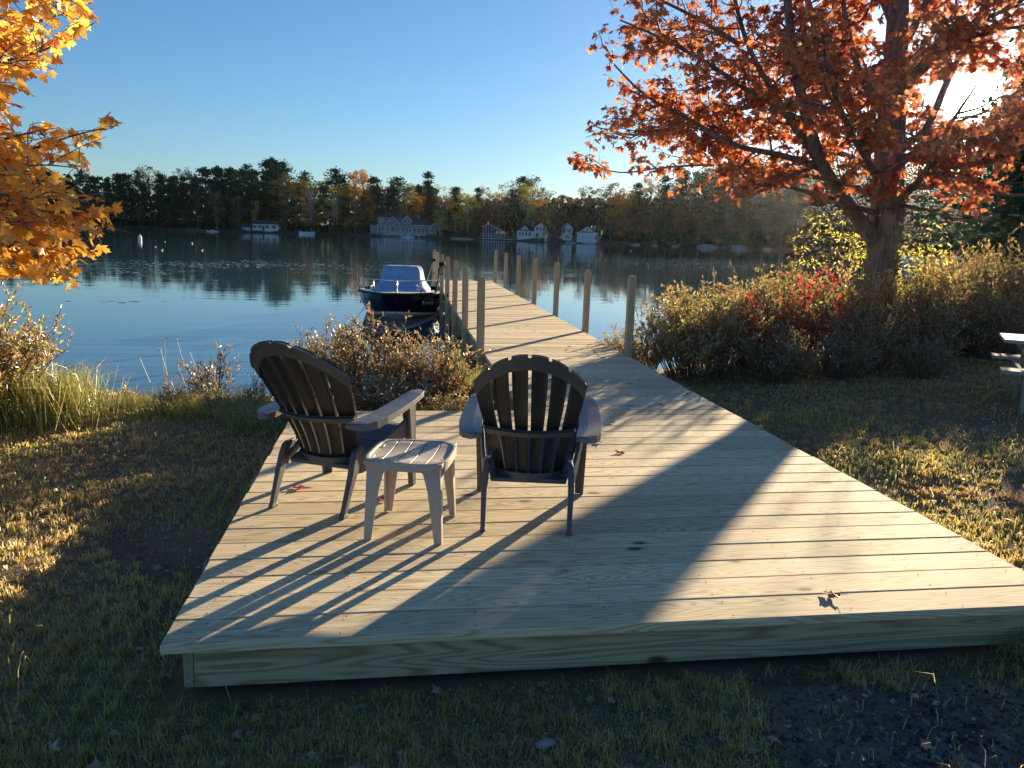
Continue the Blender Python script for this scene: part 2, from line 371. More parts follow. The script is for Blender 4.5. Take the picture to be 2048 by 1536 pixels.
def leaves(P, A, Nn, size, TV, TF):
    """P (n,3) base, A along dir, Nn normal hint, size (n,)"""
    A = nrm(A); B = nrm(np.cross(A, Nn)); Nn = np.cross(B, A)
    T = np.array(TV); k = len(T)
    V = P[:, None, :]+size[:, None, None]*(T[None, :, 0:1]*B[:, None, :]+T[None, :, 1:2]*A[:, None, :]+T[None, :, 2:3]*Nn[:, None, :])
    F = np.array(TF)[None]+(np.arange(len(P))*k)[:, None, None]
    return V.reshape(-1, 3), F.reshape(-1, F.shape[-1])
def rquads(P, size, flat=0.0, g=rng):
    """irregular leaf clump quads"""
    n = len(P); A = nrm(g.normal(size=(n, 3))*np.array([1, 1, 1-flat])); N = nrm(g.normal(size=(n, 3))*np.array([1-flat*.7, 1-flat*.7, 1]))
    T = [(0, -.5, 0), (.42, .05, .1), (0, .5, 0), (-.42, -.05, .1)]
    return leaves(P, A, N, size, T, [(0, 1, 2, 3)])

# ------------------------------------------------------------------ ground, water, far land
SHX = np.array([-80, -8, -4, -2, 1, 3.5, 4.6, 7, 9, 11.5, 15, 25, 45, 70, 130.])
SHY = np.array([11, 9.4, 7.7, 6.9, 6.7, 7.4, 8.6, 11.2, 13.0, 14.6, 16.8, 27, 53, 86, 160.])
def shore(x): return np.interp(x, SHX, SHY)
def vnoise(x, y, f, seed=0):
    g = np.random.default_rng(seed); ph = g.uniform(0, 6.28, 8); an = g.uniform(0, 6.28, 8); fr = f*g.uniform(.6, 1.7, 8)
    return sum(np.sin((x*math.cos(a)+y*math.sin(a))*q+p) for a, p, q in zip(an, ph, fr))/4
def gz(x, y):
    x = np.asarray(x, float); y = np.asarray(y, float)
    s = (shore(x)-y)*0.8
    s = s+0.15*vnoise(x, y, 2.2, 5)
    inl = np.interp(s, [-12, -2, 0, 0.35, 0.9, 2.5, 6, 40], [-2.2, -1.2, -0.64, -0.45, -0.37, -0.30, -0.22, -0.20])
    inl = inl+np.clip(s-14, 0, 200)*0.02*(x > 14)
    b = 0.011*vnoise(x, y, 5, 1)+0.02*vnoise(x, y, 1.6, 2)+0.004*vnoise(x, y, 12, 3)
    under = (x > -.1) & (x < 3.8) & (y > -.1) & (y < 3.8)
    mound = 0.05*np.exp(-((x-2.6)**2+(y+0.42)**2*5)/0.5)
    return np.where(under, np.where(y < .35, inl-.004, inl-0.05), inl+b+mound)
def axis(fine0, fine1, step, lo, hi, g=1.18):
    a = list(np.arange(fine0, fine1, step)); s = step; v = a[-1]
    while v < hi: s *= g; v += s; a.append(v)
    s = step; v = a[0]
    while v > lo: s *= g; v -= s; a.insert(0, v)
    return np.array(a)
gx = axis(-5, 12, 0.10, -80, 125); gy = axis(-2.6, 13, 0.10, -25, 155)
GX, GY = np.meshgrid(gx, gy); GZ = gz(GX, GY); nx, ny = len(gx), len(gy)
idx = np.arange(nx*ny).reshape(ny, nx)
Fq = np.stack([idx[:-1, :-1], idx[:-1, 1:], idx[1:, 1:], idx[1:, :-1]], -1).reshape(-1, 4)
o = link('ground', mesh_np('ground', np.stack([GX, GY, GZ], -1).reshape(-1, 3), [Fq], M['ground'], True)); o['kind'] = 'structure'
mb = MB(); mb.add([(-4000, -60, WATER), (4000, -60, WATER), (4000, 6000, WATER), (-4000, 6000, WATER)], [(0, 1, 2, 3)])
o = mb.obj('water', M['water']); o['kind'] = 'structure'
mb = MB(); mb.add([(-4200, -70, -2.8), (4200, -70, -2.8), (4200, 6200, -2.8), (-4200, 6200, -2.8)], [(0, 1, 2, 3)])
o = mb.obj('lake_bed', M['farland']); o['kind'] = 'structure'
FX = [-900, 0, 300, 600, 750, 900, 1000, 1100, 1200, 1300, 1500, 1700, 1800, 1880, 1960, 2048, 2400]
FD = [330, 350, 380, 370, 350, 345, 335, 300, 285, 280, 262, 232, 200, 165, 130, 110, 90]
def fdist(px): return float(np.interp(px, FX, FD))
pxs = np.arange(-900, 2401, 20); V = []; prof = [(-6, -2.4), (-1.0, -.75), (1.2, -.1), (8, .5), (28, 1.6), (80, 4.5), (170, 9), (400, 12)]
for px in pxs:
    for k, (dd, z) in enumerate(prof):
        D = fdist(px)+dd+(2.0*math.sin(px*.05)+1.3*math.sin(px*.13) if k < 4 else 0)
        hy = 441.7+0.02914*px
        p = at(px, hy, D); V.append((p[0], p[1], z+(random.uniform(-.2, .2) if 1 < k else 0)))
kk = len(prof); F = [(i*kk+j, (i+1)*kk+j, (i+1)*kk+j+1, i*kk+j+1) for i in range(len(pxs)-1) for j in range(kk-1)]
mb = MB(); mb.add(V, F); o = mb.obj('far_shore', M['farland'], smooth=True); o['kind'] = 'structure'
def fpt(px, dd, z=0.0):
    p = at(px, 441.7+0.02914*px, fdist(px)+dd); return np.array([p[0], p[1], z])
def land_z(dd): return float(np.interp(dd, [a for a, _ in prof], [b for _, b in prof]))

# ------------------------------------------------------------------ platform and dock
PW, PL = 3.66, 3.66
plat = thing('wooden_platform', 'square platform of new pale pine boards under the two dark chairs', 'deck')
mb = MB(); y = 0.0; pitch = PL/20.0
g = random.Random(3)
for i in range(20):
    y0 = i*pitch+0.003; y1 = (i+1)*pitch-0.004
    t = g.uniform(-.0015, .0015)
    mb.box((g.uniform(-.004, .004), y0, -0.038), (PW+g.uniform(-.006, .006), y1, t))
mb.obj('decking', M['deck'], plat, bevel=0.004)
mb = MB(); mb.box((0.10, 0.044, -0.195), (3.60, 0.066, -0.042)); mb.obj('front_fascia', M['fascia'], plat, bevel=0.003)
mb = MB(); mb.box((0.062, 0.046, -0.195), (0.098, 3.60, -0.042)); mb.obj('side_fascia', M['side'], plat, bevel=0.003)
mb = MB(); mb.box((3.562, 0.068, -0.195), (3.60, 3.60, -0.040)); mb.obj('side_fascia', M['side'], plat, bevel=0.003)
mb = MB()
for i in range(20):
    for jx in (.12, .62, 1.12, 1.62, 2.12, 2.62, 3.12, 3.56):
        for q in (.035, .145):
            x = jx+g.uniform(-.012, .012); y = i*pitch+q+g.uniform(-.008, .008); mb.add([(x+.0042*math.cos(a*1.047), y+.0042*math.sin(a*1.047), .0019) for a in range(6)], [(0, 1, 2, 3, 4, 5)])
o = mb.obj('screws', simple('screw_head', (.05, .04, .035), .95, .2, 5, 0, 0.05), plat); o['kind'] = 'stuff'
mb = MB()
for i in range(1, 7): mb.box((0.1+i*0.5, 0.068, -0.19), (0.138+i*0.5, 3.6, -0.041))
mb.obj('joists', M['side'], plat)
for x in (0.14, 1.8, 3.45):
    for yy in (0.5, 1.9, 3.3): mb = MB(); mb.box((x, yy, -0.34), (x+0.09, yy+0.09, -0.191)); mb.obj('footing', M['post'], plat)

dock = thing('wooden_dock', 'long new pine dock with round topped posts running out into lake', 'dock', (PW, PL+0.004, 0), R_(-0.45))
DL, DR, DY0, DY1 = -1.80, 0.0, 0.0, 22.1-PL
mb = MB(); nb = int((DY1-DY0)/0.184)
for i in range(nb):
    y0 = DY0+i*0.184+0.003; mb.box((DL+g.uniform(-.004, .004), y0, -0.038), (DR+g.uniform(-.004, .004), y0+0.177, g.uniform(-.0015, .0015)))
mb.obj('decking', M['deck'], dock, bevel=0.004)
for x in (DL+0.02, (DL+DR)/2, DR-0.058):
    mb = MB(); mb.box((x, 0.01, -0.225), (x+0.038, DY1-0.02, -0.040)); mb.obj('stringer', M['side'], dock, bevel=0.003)
PY = [6.794+2.464*i-PL for i in range(7)]
for i, py in enumerate(PY):
    for side in (0, 1):
        x = DL-0.048 if side == 0 else DR+0.048
        if i == 0 and side == 1: x -= 0.02
        mb = MB(); h = 0.955+g.uniform(-.02, .02)+(0.02 if side else 0); w = 0.046; c = 0.012
        tilt = g.uniform(-.006, .006)
        def ring(hw, z, cc): return [(x+a*hw+tilt*z, py+b*hw, z) for a, b in ((-1, -1+cc), (-1+cc, -1), (1-cc, -1), (1, -1+cc), (1, 1-cc), (1-cc, 1), (-1+cc, 1), (-1, 1-cc))]
        mb.loft([ring(w, -2.3, .25), ring(w, h-0.045, .25), ring(w*.93, h-0.022, .35), ring(w*.74, h-0.006, .5), ring(w*.45, h, .6)])
        mb.obj('post', M['post'], dock, bevel=0.002)
    mb = MB(); mb.box((DL-0.09, py+0.049, -0.41), (DR+0.09, py+0.087, -0.228)); mb.obj('crossbeam', M['side'], dock, bevel=0.003)
    mb = MB(); mb.box((DL-0.02, py-0.05, -0.36), (DL+0.018, py-0.30, -0.226)) if i > 3 else mb.box((DL-0.09, py-0.088, -0.40), (DR+0.09, py-0.05, -0.228)); mb.obj('crossbeam', M['side'], dock, bevel=0.003)

# ------------------------------------------------------------------ resin armchairs
def make_chair():
    t = thing('garden_armchair', '', 'chair')
    Hm = 0.885
    # back surface: u in [-1,1], z height -> local point
    def hw(z): return float(np.interp(z, [0.20, 0.24, 0.36, 0.50, 0.62, 0.76, 0.95], [0.168, 0.172, 0.192, 0.222, 0.248, 0.268, 0.272]))
    def yb(z): return float(np.interp(z, [0.20, 0.30, 0.40, 0.50, 0.62, 0.76, 0.95], [0.150, 0.132, 0.092, 0.040, -0.035, -0.125, -0.265]))
    def S_(u, z, off=0.0): return (u*hw(z), yb(z)+0.085*u*u+off, z)
    def ztop(u): return 0.925-0.165*abs(u)**2.1
    def zbot(u): return 0.225+0.02*abs(u)**2
    back = MB(); ns = 6
    for i in range(ns):
        u0 = -1+2*i/ns+(0.028 if i else 0); u1 = -1+2*(i+1)/ns-(0.028 if i < ns-1 else 0)
        rings = []; nz = 16
        for k in range(nz+1):
            f = k/nz; ring = []
            cols = [u0, u0+(u1-u0)*.18, (u0+u1)/2, u1-(u1-u0)*.18, u1]; cu = [.0, .004, .007, .004, .0]
            for u, cc in zip(cols, cu):
                z = zbot(u)+(ztop(u)-zbot(u))*f; ring.append(S_(u, z, 0.009+cc))
            for u, cc in list(zip(cols, cu))[::-1]:
                z = zbot(u)+(ztop(u)-zbot(u))*f; ring.append(S_(u, z, -0.007+(cc if 0 < cc else -0.006)))
            rings.append(ring)
        back.loft(rings)
    back.obj('backrest', M['slat'], t, bevel=0.0025)
    # rear frame: arched band, middle band, lower band, all as thin ribs behind the slats
    def band(zf0, zf1, th, u0=-1, u1=1, n=18, offb=-0.012):
        b = MB(); rings = []
        for k in range(n+1):
            u = u0+(u1-u0)*k/n; z0 = zf0(u); z1 = zf1(u)
            rings.append([S_(u, z0, offb), S_(u, z1, offb), S_(u, z1, offb-th), S_(u, z0, offb-th)])
        b.loft(rings); return b
    band(lambda u: ztop(u)-0.078, lambda u: ztop(u)-0.014, 0.008).obj('top_band', M['resin'], t, bevel=0.002)
    def notch(u):
        d = min(abs(u-(-1+2*i/ns)) for i in range(1, ns)); return .013 if d < .022 else 0.0
    band(lambda u: ztop(u)-0.018, lambda u: ztop(u)-0.002-notch(u), 0.020, offb=-0.008, n=108).obj('top_rim', M['resin'], t, bevel=0.002)
    b = band(lambda u: 0.475-0.008*u*u, lambda u: 0.515, 0.010); bb = band(lambda u: 0.497, lambda u: 0.505, 0.030, -1.02, 1.02)
    b.add(bb.V, bb.F); b.obj('middle_band', M['resin'], t, bevel=0.002)
    band(lambda u: 0.222+0.02*u*u, lambda u: 0.268, 0.010).obj('lower_band', M['resin'], t, bevel=0.002)
    # seat: slats running across
    ym = [0.13, 0.225, 0.315, 0.405, 0.495, 0.585, 0.66]; zm = [0.235, 0.250, 0.275, 0.305, 0.335, 0.358, 0.355]
    seat = MB()
    for i in range(6):
        y0, y1 = ym[i]+0.005, ym[i+1]-0.005; z0, z1 = zm[i], zm[i+1]; w0 = 0.19+0.07*i/5; w1 = 0.19+0.07*(i+1)/5
        seat.loft([[(-w0, y0, z0), (w0, y0, z0), (w0, y0, z0-0.022), (-w0, y0, z0-0.022)], [(-w1, y1, z1), (w1, y1, z1), (w1, y1, z1-0.022), (-w1, y1, z1-0.022)]])
    seat.obj('seat', M['resin'], t, bevel=0.004)
    for s in (-1, 1):
        # side rail sweeping from the rear leg up to the front leg
        r = MB(); rings = []
        for (y, zt, zb, x) in ((0.13, 0.30, 0.20, .20), (0.16, 0.30, 0.195, .208), (0.24, 0.305, 0.205, .222), (0.36, 0.335, 0.245, .24), (0.48, 0.375, 0.29, .255), (0.60, 0.42, 0.31, .275)):
            rings.append([(s*x, y, zt), (s*(x+.02), y, zt), (s*(x+.02), y, zb), (s*x, y, zb)])
        r.loft(rings); r.obj('side_rail', M['resin'], t, bevel=0.004, smooth=False)
        # rear leg: broad at the seat, tapering to the foot
        l = MB(); rings = []
        for (z, y0, y1, x, th) in ((0.0, -0.025, 0.030, .212, .030), (0.010, -0.025, 0.030, .212, .030), (0.022, -0.018, 0.024, .212, .024), (0.10, 0.014, 0.060, .214, .026), (0.20, 0.055, 0.115, .216, .030), (0.27, 0.082, 0.165, .214, .032), (0.315, 0.105, 0.20, .210, .030), (0.33, 0.125, 0.20, .206, .022)):
            rings.append([(s*(x-th/2), y0, z), (s*(x+th/2), y0+.004, z), (s*(x+th/2), y1, z), (s*(x-th/2), y1, z)])
        l.loft(rings); l.obj('leg', M['resin'], t, bevel=0.005)
        # front leg: wide tapered panel, L-shaped in plan
        l = MB()
        for part in (0, 1):
            rings = []
            for (z, w) in ((0.0, .045), (0.02, .045), (0.25, .062), (0.42, .080), (0.525, .092)):
                xo = 0.300+0.012*(z/0.52); yf = 0.655-0.03*(z/0.52)
                if part == 0: ring = [(s*(xo-w), yf-.016, z), (s*xo, yf-.016, z), (s*xo, yf, z), (s*(xo-w), yf, z)]
                else: ring = [(s*(xo-.016), yf-w, z), (s*(xo+.002), yf-w, z), (s*(xo+.002), yf-.018, z), (s*(xo-.016), yf-.018, z)]
                rings.append(ring)
            l.loft(rings)
        l.obj('leg', M['resin'], t, bevel=0.004)
        # arm: broad paddle
        a = MB(); rings = []
        for (y, xi, xo, zt, th) in ((-0.005, .232, .262, .492, .02), (0.01, .228, .292, .497, .034), (0.05, .228, .330, .500, .042), (0.11, .236, .352, .504, .046), (0.20, .245, .362, .510, .040), (0.34, .250, .364, .522, .036), (0.50, .254, .360, .538, .034), (0.62, .258, .350, .552, .034), (0.68, .264, .336, .556, .036), (0.70, .275, .322, .553, .036)):
            rings.append([(s*xi, y, zt-.004), (s*(xi*.6+xo*.4), y, zt+.002), (s*xo, y, zt-.004), (s*(xo-.002), y, zt-th), (s*(xo-.012), y, zt-th), (s*(xo-.014), y, zt-.02), (s*(xi+.012), y, zt-.02), (s*(xi+.010), y, zt-th*.8), (s*xi, y, zt-th*.8)])
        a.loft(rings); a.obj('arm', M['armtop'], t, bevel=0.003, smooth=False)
    return t
chair = make_chair()
tag(chair, 'dark slatted resin armchair standing to the right of the small taupe table', 'chair', 'two dark resin armchairs on the platform')
chair.location = (1.447, 0.942, 0.001); chair.rotation_euler = (0, 0, -R_(11.5))
c2 = dup(chair, (0.362, 1.300, 0.001), -R_(27.5), 'dark slatted resin armchair left of the small taupe table, turned toward it', 'two dark resin armchairs on the platform')

# side table
tb = thing('side_table', 'small taupe resin side table with slatted top between the two armchairs', 'side table', (0.894, 1.062, 0.001), -R_(14))
tw, td, th = 0.185, 0.205, 0.395
top = MB(); nsl = 5
for i in range(nsl):
    x0 = -tw+2*tw*i/nsl+(.002 if i else 0); x1 = -tw+2*tw*(i+1)/nsl-(.002 if i < nsl-1 else 0); rings = []
    for k in range(9):
        f = -1+2*k/8; yy = f*td; z = th-0.016+0.016*abs(f)**2.2-(0.006 if abs(f) == 1 else 0)
        rings.append([(x0, yy, z), (x1, yy, z), (x1, yy, z-0.02), (x0, yy, z-0.02)])
    top.loft(rings)
top.obj('tabletop', M['taupe'], tb, bevel=0.003)
# rim: superellipse skirt with arches between legs
rim = MB(); n = 64; V = []; F = []
for k in range(n):
    a = 2*math.pi*k/n; c, s_ = math.cos(a), math.sin(a); e = 0.5
    x = (tw+.016)*math.copysign(abs(c)**e, c); yy = (td+.012)*math.copysign(abs(s_)**e, s_)
    edge = max(0, 1-min(abs(abs(math.degrees(a) % 90-45))/45, 1)) ; low = 0.045+0.05*edge**3
    xi, yi = x*.93, yy*.93
    V += [(x, yy, th-.004), (x*1.005, yy*1.005, th-low), (xi, yi, th-low), (xi, yi, th-.004)]
for k in range(n):
    j = (k+1) % n
    for q in range(4): F.append((4*k+q, 4*j+q, 4*j+(q+1) % 4, 4*k+(q+1) % 4))
rim.add(V, F); rim.obj('rim', M['taupe'], tb, bevel=0.002)
for sx in (-1, 1):
    for sy in (-1, 1):
        l = MB()
        for part in (0, 1):
            rings = []
            for z, w, sp in ((0.0, .036, .0), (0.12, .048, -.004), (0.25, .062, -.009), (0.33, .080, -.012), (0.385, .115, -.014)):
                xo = sx*(0.187+sp); yo = sy*(0.205+sp); tt = .010
                if part == 0: ring = [(xo, yo, z), (xo-sx*w, yo, z), (xo-sx*w, yo-sy*tt, z), (xo, yo-sy*tt, z)]
                else: ring = [(xo, yo-sy*(tt+.0005), z), (xo, yo-sy*w, z), (xo-sx*tt, yo-sy*w, z), (xo-sx*tt, yo-sy*(tt+.0005), z)]
                rings.append(ring)
            l.loft(rings)
        l.obj('leg', M['taupe'], tb, bevel=0.003)

# ------------------------------------------------------------------ boat at the dock
BL, BB = 4.7, 0.93
boat = thing('motor_boat', 'navy motor boat with light blue canvas cover moored beside the dock', 'boat', tuple(np.append(at(793, 600, 18.3)[:2], WATER)), R_(-4)); boat.scale = (1.2, 1.1, 1.02)
# local: bow at y=0 looking towards -y, stern at y=+BL
def hullring(f):
    y = BL*f; b = BB*min(1, (0.30+0.70*math.sin(min(1, f*2.3)*math.pi/2)) if f > 0 else .30)
    if f > .7: b *= 1-.08*(f-.7)/.3
    gz_ = 0.62-0.14*min(1, f*1.3); kz = -0.16+0.30*max(0, 1-f*4.5)**2; cb = b*(0.62 if f < .05 else 0.72+0.15*min(1, f*2)); cz = 0.06+0.14*max(0, 1-f*3)
    yo = 0.30*max(0, 1-f*6)
    return [(-b, y, gz_), (-b*.97, y+yo*.25, gz_-.14), (-cb, y+yo*.7, cz), (-cb*.93, y+yo*.75, cz-.05), (0, y+yo, kz), (cb*.93, y+yo*.75, cz-.05), (cb, y+yo*.7, cz), (b*.97, y+yo*.25, gz_-.14), (b, y, gz_)]
fr = [0, .015, .05, .1, .16, .24, .34, .5, .7, .85, 1]
rings = [hullring(f) for f in fr]
mb = MB(); V = [p for r in rings for p in r]; F = []; mi = []
for i in range(len(rings)-1):
    for j in range(8): F.append((i*9+j, i*9+j+1, (i+1)*9+j+1, (i+1)*9+j)); mi.append(0 if j in (0, 1, 6, 7) else 1)
F.append(tuple(range(8, -1, -1))); mi.append(0); F.append(tuple((len(rings)-1)*9+j for j in range(9))); mi.append(0)
mb.add(V, F); mb.mi = mi; hull = mb.obj('hull', [M['hull'], M['hullw']], boat, smooth=False)
# bow face split: white forefoot
mb = MB(); r0 = rings[0]; mb.add([(p[0]*1.0, p[1]-.006, p[2]) for p in (r0[2], r0[3], r0[4], r0[5], r0[6])], [(0, 1, 2, 3, 4)]); mb.obj('forefoot', M['hullw'], boat)
mb = MB(); mb.tube([(p[0], p[1], p[2]) for p in [r[0] for r in rings][::-1]+[r[8] for r in rings]], 0.028, 6); mb.obj('rub_rail', M['black'], boat, smooth=True)
mb = MB(); dk = []
for f in fr[:-3]:
    r = hullring(f); dk.append([(r[0][0]*.97, r[0][1]+.01, r[0][2]+.012), (0, r[0][1]+.01, r[0][2]+.03), (r[8][0]*.97, r[8][1]+.01, r[8][2]+.012)])
mb.loft(dk, False, close=False); mb.obj('foredeck', M['hullw'], boat, smooth=True)
mb = MB(); pts = []
for k in range(17):
    a = math.pi*k/16; pts.append((-.86*math.cos(a), 1.5-1.35*math.sin(a)**.8 if 0 < k < 16 else 1.5, 0.62+0.30*min(1, math.sin(a)*2.5)))
mb.tube(pts, 0.014, 6)
for k in (2, 5, 8, 11, 14): mb.tube([pts[k], (pts[k][0]*.93, pts[k][1]+.03, .60)], 0.011, 5)
mb.obj('bow_rail', M['steel'], boat, smooth=True)
# canvas cover over the console
mb = MB(); rings = []
for (z, wx, y0, y1) in ((0.56, .62, .75, 3.2), (0.66, .54, .95, 3.1), (0.78, .47, 1.25, 3.0), (0.88, .455, 1.5, 2.7), (1.0, .44, 1.62, 2.5), (1.10, .42, 1.70, 2.4), (1.16, .39, 1.76, 2.35), (1.175, .34, 1.82, 2.3)):
    ring = []
    for k in range(60):
        a = 2*math.pi*k/60; c, s_ = math.cos(a), math.sin(a)
        wob = 1+0.05*math.sin(5*a+z*7)*(1.4-z)+.018*math.sin(11*a+3*z)
        ring.append((wx*math.copysign(abs(c)**.55, c)*wob, (y0+y1)/2+(y1-y0)/2*math.copysign(abs(s_)**.6, s_)*wob, z))
    rings.append(ring)
mb.loft(rings); mb.obj('canvas_cover', M['canvas'], boat, smooth=True)
mb = MB(); mb.box((-.22, BL+.02, .2), (.22, BL+.45, 1.05)); mb.box((-.08, BL+.08, -.5), (.08, BL+.3, .2)); mb.obj('outboard_motor', M['hullw'], boat, bevel=.05)
for s in (-1, 1):   # registration characters on both bows (blurred in the photo: small strokes)
    for k in range(0):
        f = .05+.012*k; r = hullring(f)
        x0 = r[1][0] if s < 0 else r[7][0]; yy = r[1][1]; z0 = r[1][2]
        mb.box((x0*1.015-.012, yy-.01, z0-.01), (x0*1.015+.012, yy+.025, z0+.07))
    for k in range(5):
        mb = MB(); x = s*.60+(.045*(k-2)); f0 = .012
        mb.box((x-.012, .20, .40), (x+.010, .24, .46), T=Matrix.Translation((0, -.15-.0*s, 0))); mb.obj('registration_character', M['grey'], boat)
mb = MB(); mb.tube([(0, -.01, .16), (0, -.06, .17), (0, -.01, .20)], .014, 6); mb.obj('bow_eye', M['steel'], boat)

# ropes
def dockpt(x, y, z):
    c, s_ = math.cos(R_(-.45)), math.sin(R_(-.45)); return (PW+c*x-s_*y, PL+s_*x+c*y, z)
def wraps(bm, i, z0, n=4):
    c = Vector(dockpt(DL-.048, PY[i], 0)); pts = []
    for k in range(n*10+1):
        a = 2*math.pi*k/10; rr = .066+.006*math.sin(a*1.7); pts.append((c.x+rr*math.cos(a), c.y+rr*math.sin(a), z0+.022*k/10))
    bm.tube(pts, .014, 5)
mb = MB(); wraps(mb, 4, .66, 4); p0 = Vector(dockpt(DL-.10, PY[4]-.03, .66)); p1 = Vector((1.60, 16.35, .02))
mb.tube([p0.lerp(p1, k/10)+Vector((0, 0, -.35*math.sin(math.pi*k/10))) for k in range(11)], .013, 5)
mb.tube([p0+Vector((.02, -.03, 0))*1+Vector((.06*math.sin(k*.6), 0, -.20*math.sin(math.pi*k/10)))+Vector((.0, 0, 0)) for k in range(11)], .012, 5)
tag(mb.obj('mooring_rope', M['black'], smooth=True), 'black mooring rope looped round dock post and slung to the boat bow', 'rope')
mb = MB(); wraps(mb, 6, .60, 3); p0 = Vector(dockpt(DL-.10, PY[6]-.03, .60)); p1 = Vector((1.45, 19.6, -.05))
mb.tube([p0.lerp(p1, k/10)+Vector((0, 0, -.25*math.sin(math.pi*k/10))) for k in range(11)], .013, 5)
tag(mb.obj('mooring_rope', M['black'], smooth=True), 'black mooring rope wound round the farthest left dock post', 'rope')

# ------------------------------------------------------------------ woody plants
def wig(p0, p1, n=5, amp=.05, g=random):
    p0, p1 = Vector(p0), Vector(p1); L = (p1-p0).length; out = []
    for k in range(n+1):
        f = k/n; q = p0.lerp(p1, f)
        if 0 < k < n: q += Vector((g.uniform(-1, 1), g.uniform(-1, 1), g.uniform(-1, 1)))*amp*L
        out.append(q)
    return out
def smoothpoly(pts, n=4):
    """catmull-rom through points"""
    P = [Vector(p) for p in pts]; P = [P[0]*2-P[1]]+P+[P[-1]*2-P[-2]]; out = []
    for i in range(1, len(P)-2):
        for k in range(n):
            t = k/n; a, b, c, d = P[i-1], P[i], P[i+1], P[i+2]
            out.append(0.5*((2*b)+(c-a)*t+(2*a-5*b+4*c-d)*t*t+(3*b-a-3*c+d)*t**3))
    out.append(P[-2]); return out
def leafy_limb(wb, LP, LA, pts, r0, r1, g, shoot_len=(.7, 1.7), step=.28, t0=.25, twig=.14, per=5, droop=.15, keep=None, up=.1, spread=1.0):
    pts = smoothpoly(pts, 4); n = len(pts); wb.tube(pts, [r0+(r1-r0)*k/(n-1) for k in range(n)], 8 if r0 > .05 else 6)
    L = [0]
    for i in range(1, n): L.append(L[-1]+(pts[i]-pts[i-1]).length)
    s = L[-1]*t0
    while s < L[-1]:
        i = min(max(1, int(np.searchsorted(L, s))), n-1); q = pts[i-1].lerp(pts[i], (s-L[i-1])/max(1e-6, L[i]-L[i-1])); d = (pts[i]-pts[i-1]).normalized()
        a = g.uniform(0, 6.283); side = d.orthogonal().normalized(); b = d.cross(side); sd = side*math.cos(a)+b*math.sin(a)
        sd.z = sd.z*.6+up; v = (d*g.uniform(.3, .9)+sd*spread).normalized(); ln = g.uniform(*shoot_len)*(1.15-.55*s/L[-1])
        e = q+v*ln; e.z -= droop*ln*ln*g.uniform(.2, 1)
        sp = wig(q, e, 5, .05, g); rr = min(r0*.35, .012+.008*ln)
        ok = keep is None or (keep(sp[3]) and keep(sp[5]))
        if ok:
            wb.tube(sp, [rr*(1-.75*k/5) for k in range(6)], 4, cap=False)
            tt = .12
            while tt < 1.02:
                x = tt*5; j = min(4, int(x)); w = sp[j].lerp(sp[j+1], min(1, x-j)); dd = (sp[j+1]-sp[j]).normalized()
                td_ = Vector((g.gauss(0, 1), g.gauss(0, 1), g.gauss(-.05, .6))).normalized(); td_ = (dd*.7+td_).normalized(); tl = g.uniform(.12, .38)
                we = w+td_*tl; we.z -= .05
                if keep is None or keep(we):
                    wb.tube([w, (w+we)/2+Vector((0, 0, .01)), we], [.004, .003, .002], 3, cap=False)
                    for k in range(per):
                        f = g.uniform(.25, 1.05); pos = w.lerp(we, f)+Vector((g.gauss(0, .035), g.gauss(0, .035), g.gauss(0, .03)))
                        LP.append(tuple(pos)); la = td_*.6+Vector((g.gauss(0, .6), g.gauss(0, .6), g.gauss(-.5, .35))); LA.append(tuple(la))
                tt += twig/ln*g.uniform(.7, 1.3)
        s += step*g.uniform(.6, 1.4)
def leafobj(name, LP, LA, size, jit, TV, TF, mat, parent, g, updown=.6, keepmask=None):
    P = np.array(LP); A = np.array(LA); n = len(P)
    if keepmask is not None:
        m = keepmask(P); P, A = P[m], A[m]; n = len(P)
    N = g.normal(size=(n, 3)); N[:, 2] = np.abs(N[:, 2])+updown
    sz = size*g.uniform(1-jit, 1+jit, n)
    V, F = leaves(P, A, N, sz, TV, TF)
    me = mesh_np(name, V, [F], mat); o = link(name, me, parent); return o, n
def inpoly(px, py, poly):
    c = np.zeros(len(px), bool); n = len(poly); j = n-1
    for i in range(n):
        xi, yi = poly[i]; xj, yj = poly[j]
        m = ((yi > py) != (yj > py)) & (px < (xj-xi)*(py-yi)/((yj-yi) or 1e-9)+xi); c ^= m; j = i
    return c

# --- red maple on the right
MD = 15.3
mbase = at(1765, 650, MD); mbase[2] = float(gz(mbase[0], mbase[1]))-.05
mt = thing('maple_tree', 'large red and orange maple with a thick trunk behind the shrubs, right of the dock', 'tree', tuple(mbase))
def MP(px, py, dd=0.0):
    p = at(px, py, MD+dd); return (p[0]-mbase[0], p[1]-mbase[1], p[2]-mbase[2])
trunk = MB(); tp = [(0, 0, -.1), (0, 0, .12), (0.0, 0, .5)]+[MP(1766, 600), MP(1768, 500), MP(1774, 400), MP(1780, 300), MP(1786, 200), MP(1792, 100), MP(1797, 0), MP(1800, -150), MP(1805, -320), MP(1800, -500)]
trunk.tube(smoothpoly(tp, 3), list(np.interp(np.linspace(0, 12, 37), [0, 1, 2, 3, 4, 5, 6, 7, 8, 9, 10, 11, 12], [.44, .36, .31, .285, .28, .27, .245, .21, .185, .16, .12, .08, .04])), 16)
